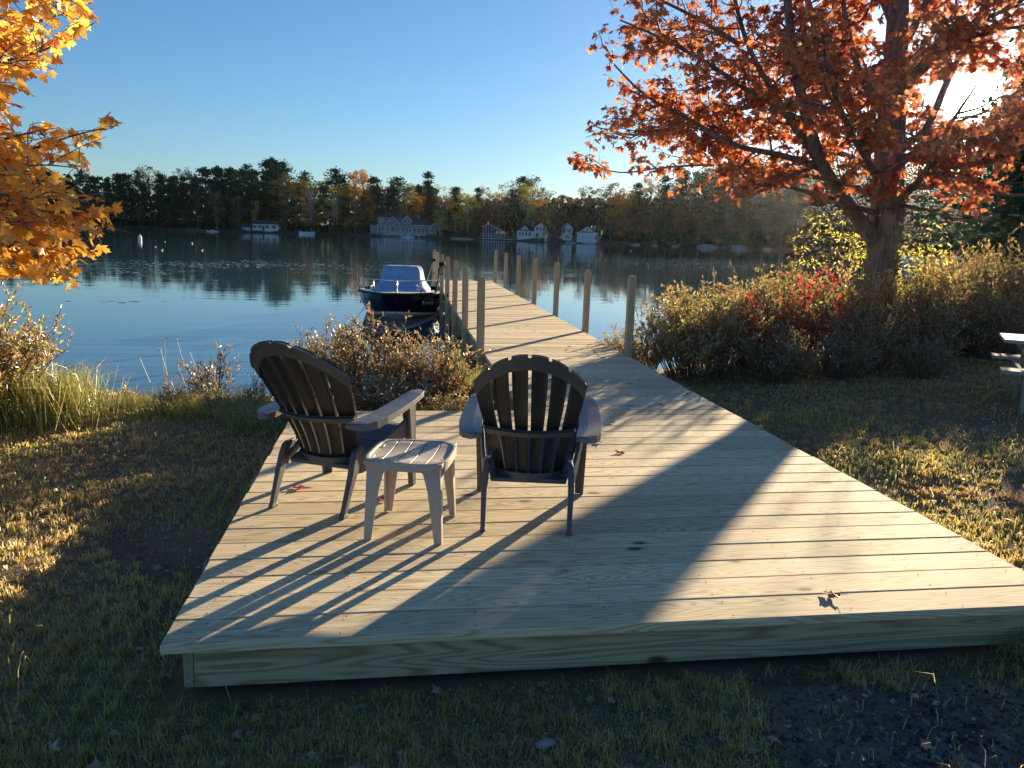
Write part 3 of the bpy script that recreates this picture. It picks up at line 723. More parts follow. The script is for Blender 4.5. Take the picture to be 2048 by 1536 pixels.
limbs = [
 ([(1762, 500, 0), (1730, 455, -.3), (1690, 400, -.6), (1645, 330, -.9), (1615, 240, -1.2), (1590, 130, -1.5), (1575, 0, -1.8), (1565, -150, -2)], .15, .05),
 ([(1640, 325, -.9), (1590, 255, -1.0), (1550, 190, -1.2), (1500, 100, -1.2), (1470, 0, -1.3), (1455, -100, -1.4)], .075, .02),
 ([(1772, 300, 0), (1735, 270, .3), (1690, 190, .7), (1655, 110, 1.0), (1620, 20, 1.3), (1600, -90, 1.5)], .13, .04),
 ([(1774, 270, 0), (1765, 230, -.5), (1730, 170, -1.1), (1700, 80, -1.5), (1680, -40, -1.9), (1670, -150, -2.2)], .08, .02),
 ([(1760, 400, 0), (1680, 365, .2), (1560, 345, .4), (1440, 330, .4), (1330, 335, .2), (1240, 345, 0), (1165, 325, -.1)], .045, .006),
 ([(1640, 335, -.9), (1560, 310, -.9), (1470, 290, -1.2), (1380, 240, -1.4), (1290, 190, -1.5), (1210, 110, -1.6)], .06, .012),
 ([(1762, 430, 0), (1700, 410, -.8), (1620, 385, -1.6), (1540, 370, -2.2), (1480, 390, -2.6)], .05, .012),
 ([(1600, 240, -1.2), (1510, 190, -1.6), (1420, 130, -2), (1330, 80, -2.2), (1240, 40, -2.2)], .05, .012),
 ([(1560, 200, -1.2), (1470, 220, -.6), (1360, 250, 0), (1270, 270, .3), (1195, 255, .5)], .05, .012),
 ([(1480, 90, -1.2), (1400, 40, -1.0), (1320, 0, -.8), (1250, -30, -.6)], .04, .012),
 ([(1690, 190, .7), (1600, 140, 1.6), (1500, 90, 2.4), (1400, 60, 3.0), (1300, 60, 3.4)], .06, .012),
 ([(1765, 350, 0), (1690, 310, 1.0), (1600, 280, 2.0), (1500, 250, 3.0), (1400, 240, 3.6), (1310, 230, 4.0)], .07, .012),
 ([(1785, 330, 0), (1860, 300, -.4), (1930, 330, -.8), (2030, 300, -1.2), (2140, 260, -1.6), (2250, 240, -1.8)], .09, .015),
 ([(1780, 390, 0), (1860, 370, .4), (1950, 380, .8), (2060, 390, 1.0), (2180, 360, 1.2)], .07, .012),
 ([(1788, 220, 0), (1850, 120, -.3), (1920, 60, -.6), (2010, 20, -.8), (2120, -40, -1)], .08, .015),
 ([(1786, 300, 0), (1850, 260, .3), (1900, 150, .5), (1950, 60, .7), (1990, -30, .9), (2020, -150, 1)], .075, .02),
 ([(1786, 200, 0), (1830, 160, 0), (1900, 95, -1), (2000, 60, -2), (2120, 40, -2.8)], .05, .012),
 ([(1790, 120, 0), (1830, 50, .5), (1870, -40, 1), (1900, -160, 1.5)], .09, .03),
 ([(1792, 60, 0), (1760, -20, -.4), (1720, -110, -.8), (1690, -230, -1)], .09, .03),
 ([(1766, 420, 0), (1820, 380, -1.2), (1860, 330, -2.4), (1900, 250, -3.4), (1960, 160, -4.2)], .07, .012),
 ([(1768, 380, 0), (1740, 330, -1.4), (1700, 260, -2.8), (1660, 160, -3.8), (1640, 40, -4.6)], .07, .012),
 ([(1775, 330, 0), (1830, 280, 1.6), (1900, 250, 3), (1990, 220, 4), (2080, 220, 4.8)], .07, .012),
 ([(1780, 250, 0), (1750, 180, 1.8), (1700, 110, 3.2), (1650, 60, 4.4)], .07, .012),
 ([(1797, 0, 0), (1900, -60, .4), (2050, -120, .8), (2200, -140, 1)], .06, .015),
 ([(1797, -50, 0), (1650, -120, .4), (1500, -150, .8), (1350, -130, 1)], .07, .015),
 ([(1800, -150, 0), (1700, -260, -1), (1560, -330, -1.6)], .05, .015),
 ([(1800, -150, 0), (1900, -290, 1), (2050, -360, 1.6)], .05, .015),
 ([(1640, 330, -.9), (1560, 360, -1.4), (1500, 395, -1.7), (1470, 425, -1.8)], .035, .008),
 ([(1700, 410, -.5), (1640, 405, -.2), (1590, 415, 0)], .03, .008),
 ([(1790, 410, 0), (1850, 420, -.5), (1930, 440, -1), (2000, 430, -1.4)], .04, .01),
]
MASK = [(1215, -3000), (1205, 0), (1195, 50), (1180, 98), (1222, 120), (1195, 150), (1250, 190), (1180, 226), (1160, 280), (1195, 300), (1128, 296), (1130, 338), (1195, 376), (1290, 372), (1330, 398), (1372, 410), (1400, 388), (1455, 405), (1462, 450), (1500, 446), (1562, 408), (1600, 432), (1640, 436), (1700, 424), (1730, 475), (1762, 460), (1800, 432), (1850, 450), (1900, 450), (1990, 440), (2048, 450), (2700, 520), (2700, -3000)]
def mkeep_np(P, leaf=True):
    W_ = P+mbase[None]; px, py = proj(W_)
    m = inpoly(px, py, MASK)
    hole = ((px-1932)**2/1.25+(py-192)**2) < 52**2
    q = P*37.7; rnd = np.abs(np.sin(q[:, 0]*12.9898+q[:, 1]*78.233+q[:, 2]*37.719)*43758.5453) % 1.0
    clump = np.sin(P[:, 0]*2.3+1)+np.sin(P[:, 1]*2.1+P[:, 2]*1.7)+np.sin(P[:, 2]*3.1+P[:, 0]*1.3)
    p = np.clip(.66+.28*clump, .12, 1)
    t_ = W_[:, 2]/SUND[2]; hx, hy = W_[:, 0]-SUND[0]*t_, W_[:, 1]-SUND[1]*t_      # where the leaf's shadow lands
    zone = (hx > -1.8) & (hx < 1.9+.3*hy) & (hy > -1.8) & (hy < 2.9)
    if not leaf: p = np.where(zone, .10, np.where((hx > -2) & (hx < 3.9) & (hy > -2) & (hy < 5), .4, 1))
    p = p*np.where(zone, .6, 1)*np.where((hx < -.3) & (hx > -7) & (hy > -1) & (hy < 5), .6, 1)
    return m & ~hole & (rnd < p)
def mkeep(p):
    q = np.array([[p[0], p[1], p[2]]]); return bool(mkeep_np(q, False)[0])
wb = trunk; LP, LA = [], []; g = random.Random(11)
for pts, r0, r1 in limbs:
    leafy_limb(wb, LP, LA, [MP(*p) for p in pts], r0, r1, g, (.8, 1.8), .17, .20, .085, 6, .10, mkeep)
# deeper crown mass on limbs seen end-on
wb.obj('trunk', M['bark'], mt, smooth=True)
o, n = leafobj('crown', LP, LA, .106, .4, LEAF_V, LEAF_F, M['maple'], mt, rng, .5, mkeep_np); print('maple leaves', n)

# --- golden maple reaching in from the left
LD = 6.0
lb = at(-520, 900, 6.3); lb[2] = float(gz(lb[0], lb[1]))-.05
lt = thing('maple_tree', 'golden yellow maple whose leafy boughs reach in along the left edge', 'tree', tuple(lb))
def LPt(px, py, dd=0.0):
    p = at(px, py, LD+dd); return (p[0]-lb[0], p[1]-lb[1], p[2]-lb[2])
LMASK = [(-3000, -3000), (192, -3000), (192, 5), (198, 48), (150, 80), (138, 130), (95, 150), (40, 178), (0, 190), (28, 200), (42, 225), (5, 240), (40, 262), (60, 238), (128, 250), (150, 270), (178, 250), (190, 226), (246, 232), (240, 288), (190, 300), (182, 330), (150, 335), (125, 352), (118, 372), (160, 372), (175, 388), (222, 372), (226, 392), (212, 410), (240, 414), (256, 438), (270, 462), (245, 474), (200, 462), (214, 505), (224, 520), (180, 522), (174, 572), (120, 566), (70, 552), (0, 556), (-3000, 600)]
def lkeep_np(P):
    W_ = P+lb[None]; d = (W_-CAM)@CF; px, py = proj(W_); return inpoly(px, py, LMASK) | (d < .2)
def lkeep(p): return bool(lkeep_np(np.array([[p[0], p[1], p[2]]]))[0])
wb = MB(); wb.tube(smoothpoly([(0, 0, -.1), (0, 0, .6), (.03, 0, 1.6), (.0, .05, 2.8), (.1, .0, 4.2), (.05, 0, 6.2)], 3), list(np.linspace(.20, .05, 16)), 12)
LP, LA = [], []; g = random.Random(5)
T0 = {.9: (0, 0, .9), 1.6: (.03, 0, 1.6), 2.2: (0, .03, 2.2), 2.8: (0, .05, 2.8), 3.4: (.05, .02, 3.4)}
lf = [
 (1.6, [(-250, 560, .2), (-80, 545, .1), (40, 520, 0), (120, 505, -.1), (205, 512, -.2)]),
 (1.6, [(-250, 560, .5), (-60, 540, .5), (60, 545, .4), (165, 565, .3)]),
 (1.6, [(-250, 470, 0), (-60, 470, -.3), (40, 485, -.5), (110, 500, -.5)]),
 (2.2, [(-200, 440, .1), (-20, 430, 0), (100, 440, -.1), (190, 450, -.1), (262, 465, -.2)]),
 (2.2, [(-200, 420, -.4), (0, 410, -.5), (110, 425, -.5), (240, 425, -.4)]),
 (2.2, [(-200, 390, .6), (0, 390, .5), (120, 395, .4), (218, 385, .3)]),
 (2.8, [(-200, 350, -.3), (-20, 340, -.3), (80, 330, -.3), (150, 335, -.3)]),
 (2.8, [(-200, 330, .3), (0, 310, .3), (90, 290, .2), (150, 270, .1), (228, 252, 0)]),
 (2.8, [(-200, 320, 0), (-40, 290, .1), (60, 265, .2), (120, 255, .3)]),
 (2.8, [(-200, 250, 0), (-60, 230, 0), (20, 215, 0)]),
 (3.4, [(-200, 150, 0), (-40, 130, 0), (60, 110, 0), (130, 80, -.1), (190, 45, -.2)]),
 (3.4, [(-200, 110, .4), (-40, 80, .4), (60, 50, .4), (130, 25, .4), (185, 5, .4)]),
 (3.4, [(-200, 130, -.4), (-20, 120, -.4), (60, 140, -.3)]),
 (3.4, [(-200, 0, 0), (-40, -40, 0), (80, -40, 0), (180, -30, 0)]),
 (3.4, [(-200, 380, -.8), (-60, 385, -.8), (20, 390, -.8), (70, 400, -.8)]),
 (1.6, [(-250, 500, -.8), (-80, 450, -.8), (20, 450, -.8)]),
]
for z, pts in lf:
    leafy_limb(wb, LP, LA, [T0[z]]+[LPt(*p) for p in pts], .016, .003, g, (.20, .46), .08, .35, .07, 4, .2, lkeep, .05)
wb.obj('trunk', M['bark'], lt, smooth=True)
o, n = leafobj('crown', LP, LA, .084, .35, LEAF_V, LEAF_F, M['maple_gold'], lt, rng, .5, lkeep_np); print('gold leaves', n)

# --- generic small trees / shrubs
def shrub_mesh(w, h, nst, seed, leafsize, tips=9, per=9, spray=.5):
    g = random.Random(seed); gn = np.random.default_rng(seed); wb = MB(); LP = []; LA = []
    for i in range(nst):
        a = g.uniform(0, 6.283); r = math.sqrt(g.random())
        bx, by = .22*w*r*math.cos(a), .22*w*r*math.sin(a)
        hh = h*g.uniform(.35, 1.0)**.8*(1.05-.35*r)*(1.18 if g.random() < .08 else 1)
        ex, ey = w*.5*r*math.cos(a)*g.uniform(.8, 1.15), w*.5*r*math.sin(a)*g.uniform(.8, 1.15)
        st = [Vector((bx, by, -.05)), Vector(((bx*2+ex)/3, (by*2+ey)/3, hh*.4)), Vector(((bx+ex*2)/3, (by+ey*2)/3, hh*.75)), Vector((ex, ey, hh))]
        st = [p+Vector((g.gauss(0, .02), g.gauss(0, .02), 0)) for p in st]
        wb.tube(st, [.009, .007, .005, .002], 4, cap=False)
        for k in range(tips):
            f = .22+.78*(k+g.random()*.8)/tips; x = f*3; j = min(2, int(x)); q = st[j].lerp(st[j+1], min(1, x-j))
            v = Vector((g.gauss(0, .6), g.gauss(0, .6), g.uniform(.3, 1.1))).normalized()*g.uniform(.10, .26)*spray*2
            e = q+v; wb.tube([q, e], [.0035, .0015], 3, cap=False)
            for m in range(per):
                ff = g.uniform(.1, 1.05); pp = q.lerp(e, ff); LP.append(tuple(pp)); LA.append(tuple(v.normalized()*.9+Vector((g.gauss(0, .5), g.gauss(0, .5), g.gauss(.1, .4)))))
        for m in range(12):
            x = g.uniform(.8, 3); j = min(2, int(x)); pp = st[j].lerp(st[j+1], x-j); LP.append(tuple(pp)); LA.append((g.gauss(0, .6), g.gauss(0, .6), g.uniform(0, 1)))
    P = np.array(LP); A = np.array(LA); n = len(P); N = gn.normal(size=(n, 3)); N[:, 2] = np.abs(N[:, 2])+.2
    V, F = leaves(P, A, N, leafsize*gn.uniform(.6, 1.35, n), OVAL_V, OVAL_F)
    return wb, V, F
_pc = 0
SG = 'leafy bushes along the bank right of the dock'
def make_shrub(label, w, h, nst, seed, ls, mat, loc, group=None, tips=9, per=9, spray=.5, cat='shrub', name='shrub'):
    if group == SG: h *= 1.15
    t = thing(name, label, cat, loc, 0, group)
    wb, V, F = shrub_mesh(w, h, nst, seed, ls, tips, per, spray)
    wb.obj('stems', M['stem'], t)
    link('foliage', mesh_np('foliage', V, [F], mat), t); return t
def gpt(x, y): return (x, y, float(gz(x, y)))
SG = 'leafy bushes along the bank right of the dock'
sA = make_shrub('green and russet bayberry bush right beside the nearest right dock post', 1.7, 1.15, 80, 21, .050, M['shrub'], gpt(4.75, 7.0), SG, 12, 11)
sB = make_shrub('dense bush with flecks of red in the middle of the right bank thicket', 1.7, 1.25, 80, 22, .050, M['shrub'], gpt(6.1, 7.9), SG, 12, 11)
sC = make_shrub('russet brown bush low on bank before the maple trunk', 1.4, .85, 60, 23, .045, M['shrub2'], gpt(7.3, 7.4), SG, 10, 10)
for k, (src, x, y, rz, sc, lab) in enumerate([
    (sA, 4.15, 7.75, 6.0, .62, 'small wispy bush at the foot of the nearest right dock post'),
    (sB, 5.3, 8.1, 1.0, .98, 'tall bayberry bush at the water edge behind the nearest right dock post'),
    (sA, 6.9, 9.0, 2.0, 1.06, 'olive green bush at the water edge, midway between dock and maple'),
    (sB, 7.6, 9.9, 3.0, 1.08, 'yellow green bush at the waterline just left of the maple'),
    (sA, 8.2, 9.0, 4.0, 1.10, 'bush directly in front of the maple trunk'),
    (sC, 5.6, 6.5, 5.0, .8, 'low dark bush at the lawn edge near the dock corner'),
    (sC, 6.6, 6.7, .7, .7, 'low brown bush at foot of the red flecked thicket'),
    (sB, 9.4, 8.9, 1.7, 1.1, 'bush just right of the maple trunk'),
    (sA, 10.4, 9.5, 2.7, 1.15, 'shaded bush right of the maple, left of the pale hollow'),
    (sC, 8.6, 7.9, 3.7, .95, 'low ragged bush at the foot of the maple on the lawn side'),
    (sB, 11.3, 10.4, 4.7, 1.3, 'tall hazy bush under the right hand boughs of the maple'),
    (sA, 12.6, 10.3, 5.7, 1.5, 'biggest hazy bush behind the picnic table'),
    (sC, 10.2, 8.3, .3, 1.0, 'low bush with red leaves between maple and picnic table'),
    (sC, 11.6, 8.6, 1.3, 1.2, 'low dim bush just left of the picnic table bench'),
    (sB, 13.8, 9.0, 2.3, 1.7, 'tall dark bush at right edge behind the picnic table'),
    (sC, 7.7, 6.6, 3.3, .55, 'small dark clump of leaves on lawn below the maple'),
    (sA, 13.3, 12.6, .9, 1.5, 'sunlit bush by the cove behind the other right bank bushes'),
    ]):
    dup(src, gpt(x, y), rz, lab, SG, (sc, sc, sc))
# centre-left bush between platform and boat
CG = 'autumn bushes between the platform and the lake'
cA = make_shrub('orange and olive autumn bush in front of the moored boat', 1.25, 1.05, 62, 31, .046, M['shrub2'], gpt(.55, 5.35), CG, 10, 8)
cB = make_shrub('russet bush beside the nearest left dock posts', 1.0, .8, 60, 32, .044, M['shrub2'], gpt(1.15, 5.0), CG, 9, 8)
dup(cB, gpt(.1, 4.75), 2.0, 'low green tinged bush at the back edge of the platform', CG, (.75, .75, .55))
dup(cA, gpt(.05, 5.7), 2.6, 'thin grey leaved bush left of the boat bush, over the water', CG, (.8, .8, .85))
dup(cB, gpt(.75, 4.45), 4.0, 'low red and orange bush touching the back edge of the platform', CG, (.9, .9, .6))
dup(cB, gpt(1.35, 4.3), 5.0, 'small golden bush in the corner between platform and dock', CG, (.6, .6, .45))
# left bush
eA = make_shrub('olive green bush at the left edge of the lawn by the water', 1.7, 1.25, 95, 41, .050, M['shrub'], gpt(-3.0, 4.6), 'bushes on the left bank', 12, 11)
dup(eA, gpt(-4.2, 5.4), 2.0, 'taller green bush cut by the left edge of the picture', 'bushes on the left bank', (1.1, 1.1, 1.1))
dup(eA, gpt(-3.5, 4.0), 1.0, 'low grassy bush on the lawn side of the left bank', 'bushes on the left bank', (.55, .55, .40))
# low weeds on the bank between
wA = make_shrub('small weedy plant with dark leaves on the bank, left of the left armchair', .55, .62, 12, 51, .040, M['shrub'], gpt(-1.05, 5.55), 'weedy plants on the bank', 8, 7)
for x, y, rz, sc, lab in ((-.55, 5.2, 1, .62, 'low weedy clump on the bank just behind the left armchair'), (-1.35, 5.2, 2, .5, 'leafy weed beside the pale dry stalks on bank'), (-.9, 4.9, 3, .55, 'green weed clump on the bank nearest the platform corner'), (-2.0, 5.9, 4, .35, 'tiny weed at the bare gap in the left bank'), (-.15, 4.6, 5, .5, 'weed with yellow leaves hidden behind the left armchair')):
    dup(wA, gpt(x, y), rz, lab, 'weedy plants on the bank', (sc, sc, sc))
# red and lime saplings
rd = make_shrub('scarlet leaved sapling rising from the right bank thicket', .6, 1.45, 12, 61, .062, M['redleaf'], gpt(6.35, 7.5), 'scarlet saplings', 9, 6, .4, 'sapling', 'sapling')
dup(rd, gpt(7.9, 9.6), 1.5, 'scarlet tipped sapling just left of the maple trunk', 'scarlet saplings', (1, 1, 1.12))
dup(rd, gpt(5.35, 6.9), 2.5, 'small scarlet sapling above the right dock bush', 'scarlet saplings', (.8, .8, .9))
dup(rd, gpt(7.3, 7.9), 4.4, 'red sapling amid the hedge midway to the maple', 'scarlet saplings', (.8, .8, .85))
dup(rd, gpt(8.4, 8.0), 3.5, 'small red sapling at foot of the maple trunk', 'scarlet saplings', (.8, .8, .62))
def sapling(label, base, tips, seed, mat, ls, group):
    t = thing('sapling', label, 'sapling', tuple(base), 0, group); wb = MB(); LP, LA = [], []; g = random.Random(seed)
    for tip in tips:
        e = Vector(tip)-Vector(base); pts = [Vector((0, 0, -.05)), Vector((e.x*.2, e.y*.2, e.z*.5)), Vector((e.x*.65, e.y*.65, e.z*.85)), e]
        leafy_limb(wb, LP, LA, pts, .012, .003, g, (.22, .5), .16, .6, .09, 4, .1, None, .05)
    wb.obj('trunk', M['stem'], t); leafobj('crown', LP, LA, ls, .3, OVAL_V, OVAL_F, mat, t, rng, .5)
b1 = gpt(11.2, 13.7)
sapling('yellow green sapling leafing out left of and behind the maple trunk', b1, [at(1690, 450, 18.9), at(1665, 430, 18.7), at(1722, 490, 19), at(1700, 480, 18.8), at(1740, 430, 19)], 3, M['lime'], .075, 'yellow green saplings by the maple')
b2 = gpt(10.0, 10.0)
sapling('yellow green sapling leafing out just right of the maple trunk', b2, [at(1830, 470, 14.6), at(1860, 440, 14.8), at(1880, 490, 14.6), at(1810, 500, 14.5), at(1850, 505, 14.4), at(1825, 540, 14.3)], 4, M['lime'], .070, 'yellow green saplings by the maple')
b3 = gpt(8.0, 10.9)
sapling('spindly green sapling over the water left of the maple', b3, [at(1610, 490, 14.6), at(1650, 500, 14.8), at(1590, 510, 14.5), at(1620, 440, 14.6)], 6, M['lime'], .060, 'yellow green saplings by the maple')

# dry stalks
mb = MB(); g = random.Random(9); t = thing('dry_stalks', 'pale dry weed stalks standing against the water on the bank', 'plant', gpt(-1.35, 5.5))
for k in range(22):
    a = g.uniform(-.28, .28); h = g.uniform(.25, .75); x = g.gauss(0, .16); y = g.gauss(0, .12)
    mb.tube([(x, y, -.03), (x+a*h*.4, y, h*.5), (x+a*h, y+g.uniform(-.05, .05), h)], [.0035, .0028, .0015], 3)
    if g.random() < .6:
        for j in range(5): mb.tube([(x+a*h, y, h), (x+a*h+g.gauss(0, .02), y+g.gauss(0, .02), h+g.gauss(0, .02))], [.004, .001], 3)
mb.obj('stalks', M['straw'], t)

# blades: grass and reeds
def blades(P, h, w, lean, g, az=None):
    n = len(P); a = g.uniform(0, 6.283, n) if az is None else az; side = np.stack([np.cos(a), np.sin(a), np.zeros(n)], -1)
    b = g.uniform(0, 6.283, n); ld = np.stack([np.cos(b), np.sin(b), np.zeros(n)], -1)*(lean*g.uniform(.2, 1, n))[:, None]*h[:, None]
    up = np.array([0, 0, 1.])
    V = np.stack([P-side*w[:, None], P+side*w[:, None], P+side*(w*.7)[:, None]+ld*.35+up*(h*.6)[:, None], P-side*(w*.7)[:, None]+ld*.35+up*(h*.6)[:, None], P+ld+up*(h*(1-.35*lean))[:, None]], 1)
    base = (np.arange(n)*5)[:, None]
    return V.reshape(-1, 3), base+np.array([0, 1, 2, 3]), base+np.array([3, 2, 4])
def lawn_points(n, g, ymax=12):
    # density falls with distance from where one stands
    r = 1.1+np.abs(g.random(n))**1.7*13; a = g.uniform(-1.0, 1.0, n)+.15
    x = CAM[0]+r*np.sin(a); y = CAM[1]+r*np.cos(a)
    m = ~((x > -.02) & (x < 3.68) & (y > 0.0) & (y < 3.68)) & ~((x > 1.8) & (x < 3.75) & (y > 3.6)) & (y < shore(x)-.25) & (y < ymax)
    d = np.sqrt((x-2.55)**2+((y+.55)*1.5)**2); m &= (d > .62+.25*np.sin(x*9)) | (g.random(n) < .05)
    return x[m], y[m]
gg = np.random.default_rng(12)
x, y = lawn_points(260000, gg)
patch = vnoise(x, y, 3.0, 8); keep = gg.random(len(x)) < np.clip(.55+.6*patch, .10, 1); x, y, patch = x[keep], y[keep], patch[keep]
# gather into tufts
tx = x+.03*np.sin(x*61)+gg.normal(0, .008, len(x)); ty = y+.03*np.sin(y*57)
P = np.stack([tx, ty, gz(tx, ty)-.004], -1)
dist = np.hypot(x-CAM[0], y-CAM[1])
h = gg.uniform(.025, .070, len(x))*(1+.5*np.clip(patch, -1, 1))*(1+1.2*(gg.random(len(x)) < .03)); w = gg.uniform(.0014, .0028, len(x))*np.clip(dist/3.0, 1, 3)
V, Fa, Fb = blades(P, h, w, .95, gg)
o = link('grass', mesh_np('grass', V, [Fa, Fb], M['grass'])); tag(o, 'patchy short lawn grass, green and straw coloured', 'grass', kind='stuff'); print('blades', len(x))
# dense little tufts with sun-catching tips
cx, cy = lawn_points(15000, gg); m = vnoise(cx, cy, 2.2, 28) > -.35; cx, cy = cx[m], cy[m]; k_ = 26
sz = gg.uniform(.5, 1.5, len(cx)); rx = gg.normal(0, 1, (len(cx), k_)); ry = gg.normal(0, 1, (len(cx), k_))
x = (cx[:, None]+rx*.016*sz[:, None]).ravel(); y = (cy[:, None]+ry*.016*sz[:, None]).ravel(); dist = np.hypot(x-CAM[0], y-CAM[1])
h = (gg.uniform(.5, 1.1, (len(cx), k_))*.050*sz[:, None]).ravel(); w = gg.uniform(.0012, .0024, len(x))*np.clip(dist/3, 1, 3)
m = ~((x > -.03) & (x < 3.7) & (y > 0) & (y < 3.7)); x, y, h, w = x[m], y[m], h[m], w[m]
V, Fa, Fb = blades(np.stack([x, y, gz(x, y)-.004], -1), h, w, .75, gg)
o = link('grass_tufts', mesh_np('grass_tufts', V, [Fa, Fb], M['tuft'])); tag(o, 'golden green grass tufts all over the lawn', 'grass', kind='stuff')
# flattened dead straw
x, y = lawn_points(120000, gg); n = len(x); dist = np.hypot(x-CAM[0], y-CAM[1])
V, Fa, Fb = blades(np.stack([x, y, gz(x, y)+.004], -1), gg.uniform(.008, .022, n), gg.uniform(.0010, .0018, n)*np.clip(dist/3, 1, 3), 2.9, gg)
o = link('straw_mat', mesh_np('straw_mat', V, [Fa, Fb], M['straw'])); tag(o, 'matted dead straw lying flat across the lawn', 'straw', kind='stuff')
# mossy ground cover: tiny leaves
x, y = lawn_points(90000, gg); pn = vnoise(x, y, 2.4, 18); m = pn > .25; x, y = x[m], y[m]; n = len(x)
A = gg.normal(size=(n, 3))*[1, 1, .6]+[0, 0, .8]; N = gg.normal(size=(n, 3))+[0, 0, 1]
V, F = leaves(np.stack([x, y, gz(x, y)+gg.uniform(0, .025, n)], -1), A, N, gg.uniform(.010, .020, n)*np.clip(np.hypot(x-CAM[0], y-CAM[1])/4, 1, 2.5), OVAL_V, OVAL_F)
o = link('ground_cover', mesh_np('ground_cover', V, [F], M['shrub'])); tag(o, 'small leaved mossy weeds creeping through the lawn', 'ground cover', kind='stuff')
# leaf litter
x, y = lawn_points(4600, gg); n = len(x)
A = gg.normal(size=(n, 3))*[1, 1, .25]; N = gg.normal(size=(n, 3))*.45+[0, 0, 1]
V, F = leaves(np.stack([x, y, gz(x, y)+gg.uniform(.006, .022, n)], -1), A, N, gg.uniform(.025, .055, n), MAPLE_V, MAPLE_F)
o = link('leaf_litter', mesh_np('leaf_litter', V, [F], M['litter'])); tag(o, 'dry brown and red leaves scattered over the lawn', 'fallen leaves', kind='stuff')
# crumbs of soil and straw on the bare earth in front
n = 5200; x = gg.normal(2.6, .75, n); y = gg.normal(-.60, .26, n); m = (y < -.01); x, y = x[m], y[m]; n = len(x)
V, F = rquads(np.stack([x, y, gz(x, y)+.002], -1), gg.uniform(.005, .022, n)*gg.choice([1, 1, 1, 1.8], n), .5, gg)
o = link('soil_crumbs', mesh_np('soil_crumbs', V, [F], M['soil'])); tag(o, 'crumbs of dark soil and bark on the bare patch in front', 'soil', kind='stuff')
# grassy clumps of the bank
def tuft(label, loc, n, h, spread, lean, mat, seed, group):
    g = np.random.default_rng(seed); P = np.stack([g.normal(0, spread, n), g.normal(0, spread, n), np.full(n, -.02)], -1)
    V, Fa, Fb = blades(P, g.uniform(.35, 1.0, n)*h, g.uniform(.0022, .0042, n), lean, g)
    o = link('grass_clump', mesh_np('grass_clump', V, [Fa, Fb], mat)); o.location = loc; tag(o, label, 'grass clump', group); return o
BG = 'tall grass clumps on the bank'
tg = tuft('fountain of long bank grass arching toward the water, right of the left bush', gpt(-2.25, 4.7), 1500, .85, .20, .9, M['reed'], 1, BG)
def dupo(o, loc, rz, lab, sc, group):
    c = o.copy(); COL.objects.link(c); c.location = loc; c.rotation_euler = (0, 0, rz); c.scale = sc; c['label'] = lab; c['group'] = group; return c
for x, y, rz, sc, lab in ((-3.0, 4.6, 1, (1, 1, .8), 'grass clump in front of the left bush'), (-3.7, 4.5, 2, (1, 1, .7), 'grass clump at the left edge of the lawn below the bush'),
    (-1.25, 5.2, 3, (.8, .8, .42), 'grass clump at the base of the pale dry stalks'), (-.75, 5.0, 4, (.9, .9, .40), 'grass clump behind the left armchair'), (-1.9, 5.5, 5, (.8, .8, .25), 'short grass clump at the bare gap of left bank'),
    (-.3, 4.5, 6, (1, 1, .4), 'grass clump by the back left corner of platform'), (.35, 4.15, .5, (1, 1, .45), 'grass clump behind the platform between the armchairs'), (1.2, 4.1, 1.5, (1, 1, .5), 'straw grass clump under the nearest left dock post'),
    (1.55, 5.3, 2.5, (.6, .6, .8), 'tall dry grass leaning on the left side of dock'), (3.86, -.02, 3.5, (.35, .35, .30), 'small grass tuft at the front right corner of platform'), (3.45, -.10, 4.5, (.5, .4, .22), 'grass tuft against the right end of front fascia')):
    dupo(tg, gpt(x, y), rz, lab, sc, BG)

# stones near the platform
def rock(name, label, loc, sx, sy, sz, seed, group=None, mat='rock'):
    g = random.Random(seed); mb = MB(); V = []; F = []; nu, nv = 12, 8; ph = [g.uniform(0, 6.3) for _ in range(6)]
    for j in range(nv+1):
        for i in range(nu):
            a = 2*math.pi*i/nu; b = math.pi*j/nv; x, y, z = math.cos(a)*math.sin(b), math.sin(a)*math.sin(b), math.cos(b)
            r = 1+.18*math.sin(2.1*x+ph[0]+y)+.14*math.sin(3.3*y+ph[1]-z*2)+.10*math.sin(4.7*z+ph[2]+x*3)+.05*math.sin(9*x+ph[3])
            V.append((x*r*sx, y*r*sy, z*r*sz))
    for j in range(nv):
        for i in range(nu): F.append((j*nu+i, (j+1)*nu+i, (j+1)*nu+(i+1) % nu, j*nu+(i+1) % nu))
    mb.add(V, F); o = mb.obj(name, M[mat], loc=tuple(loc), rot=(0, 0, g.uniform(0, 6))); o.data.validate(); return tag(o, label, 'rock', group)
p = onz(430, 1075, -.2); rock('rock', 'upright grey stone on the lawn touching the left side of the platform', (-.06, .98, -.19), .016, .035, .085, 4)
p = onz(1092, 1487, -.2); rock('rock', 'flat pale stone in the grass in front of the platform', (p[0], p[1], -.20), .034, .022, .012, 5)

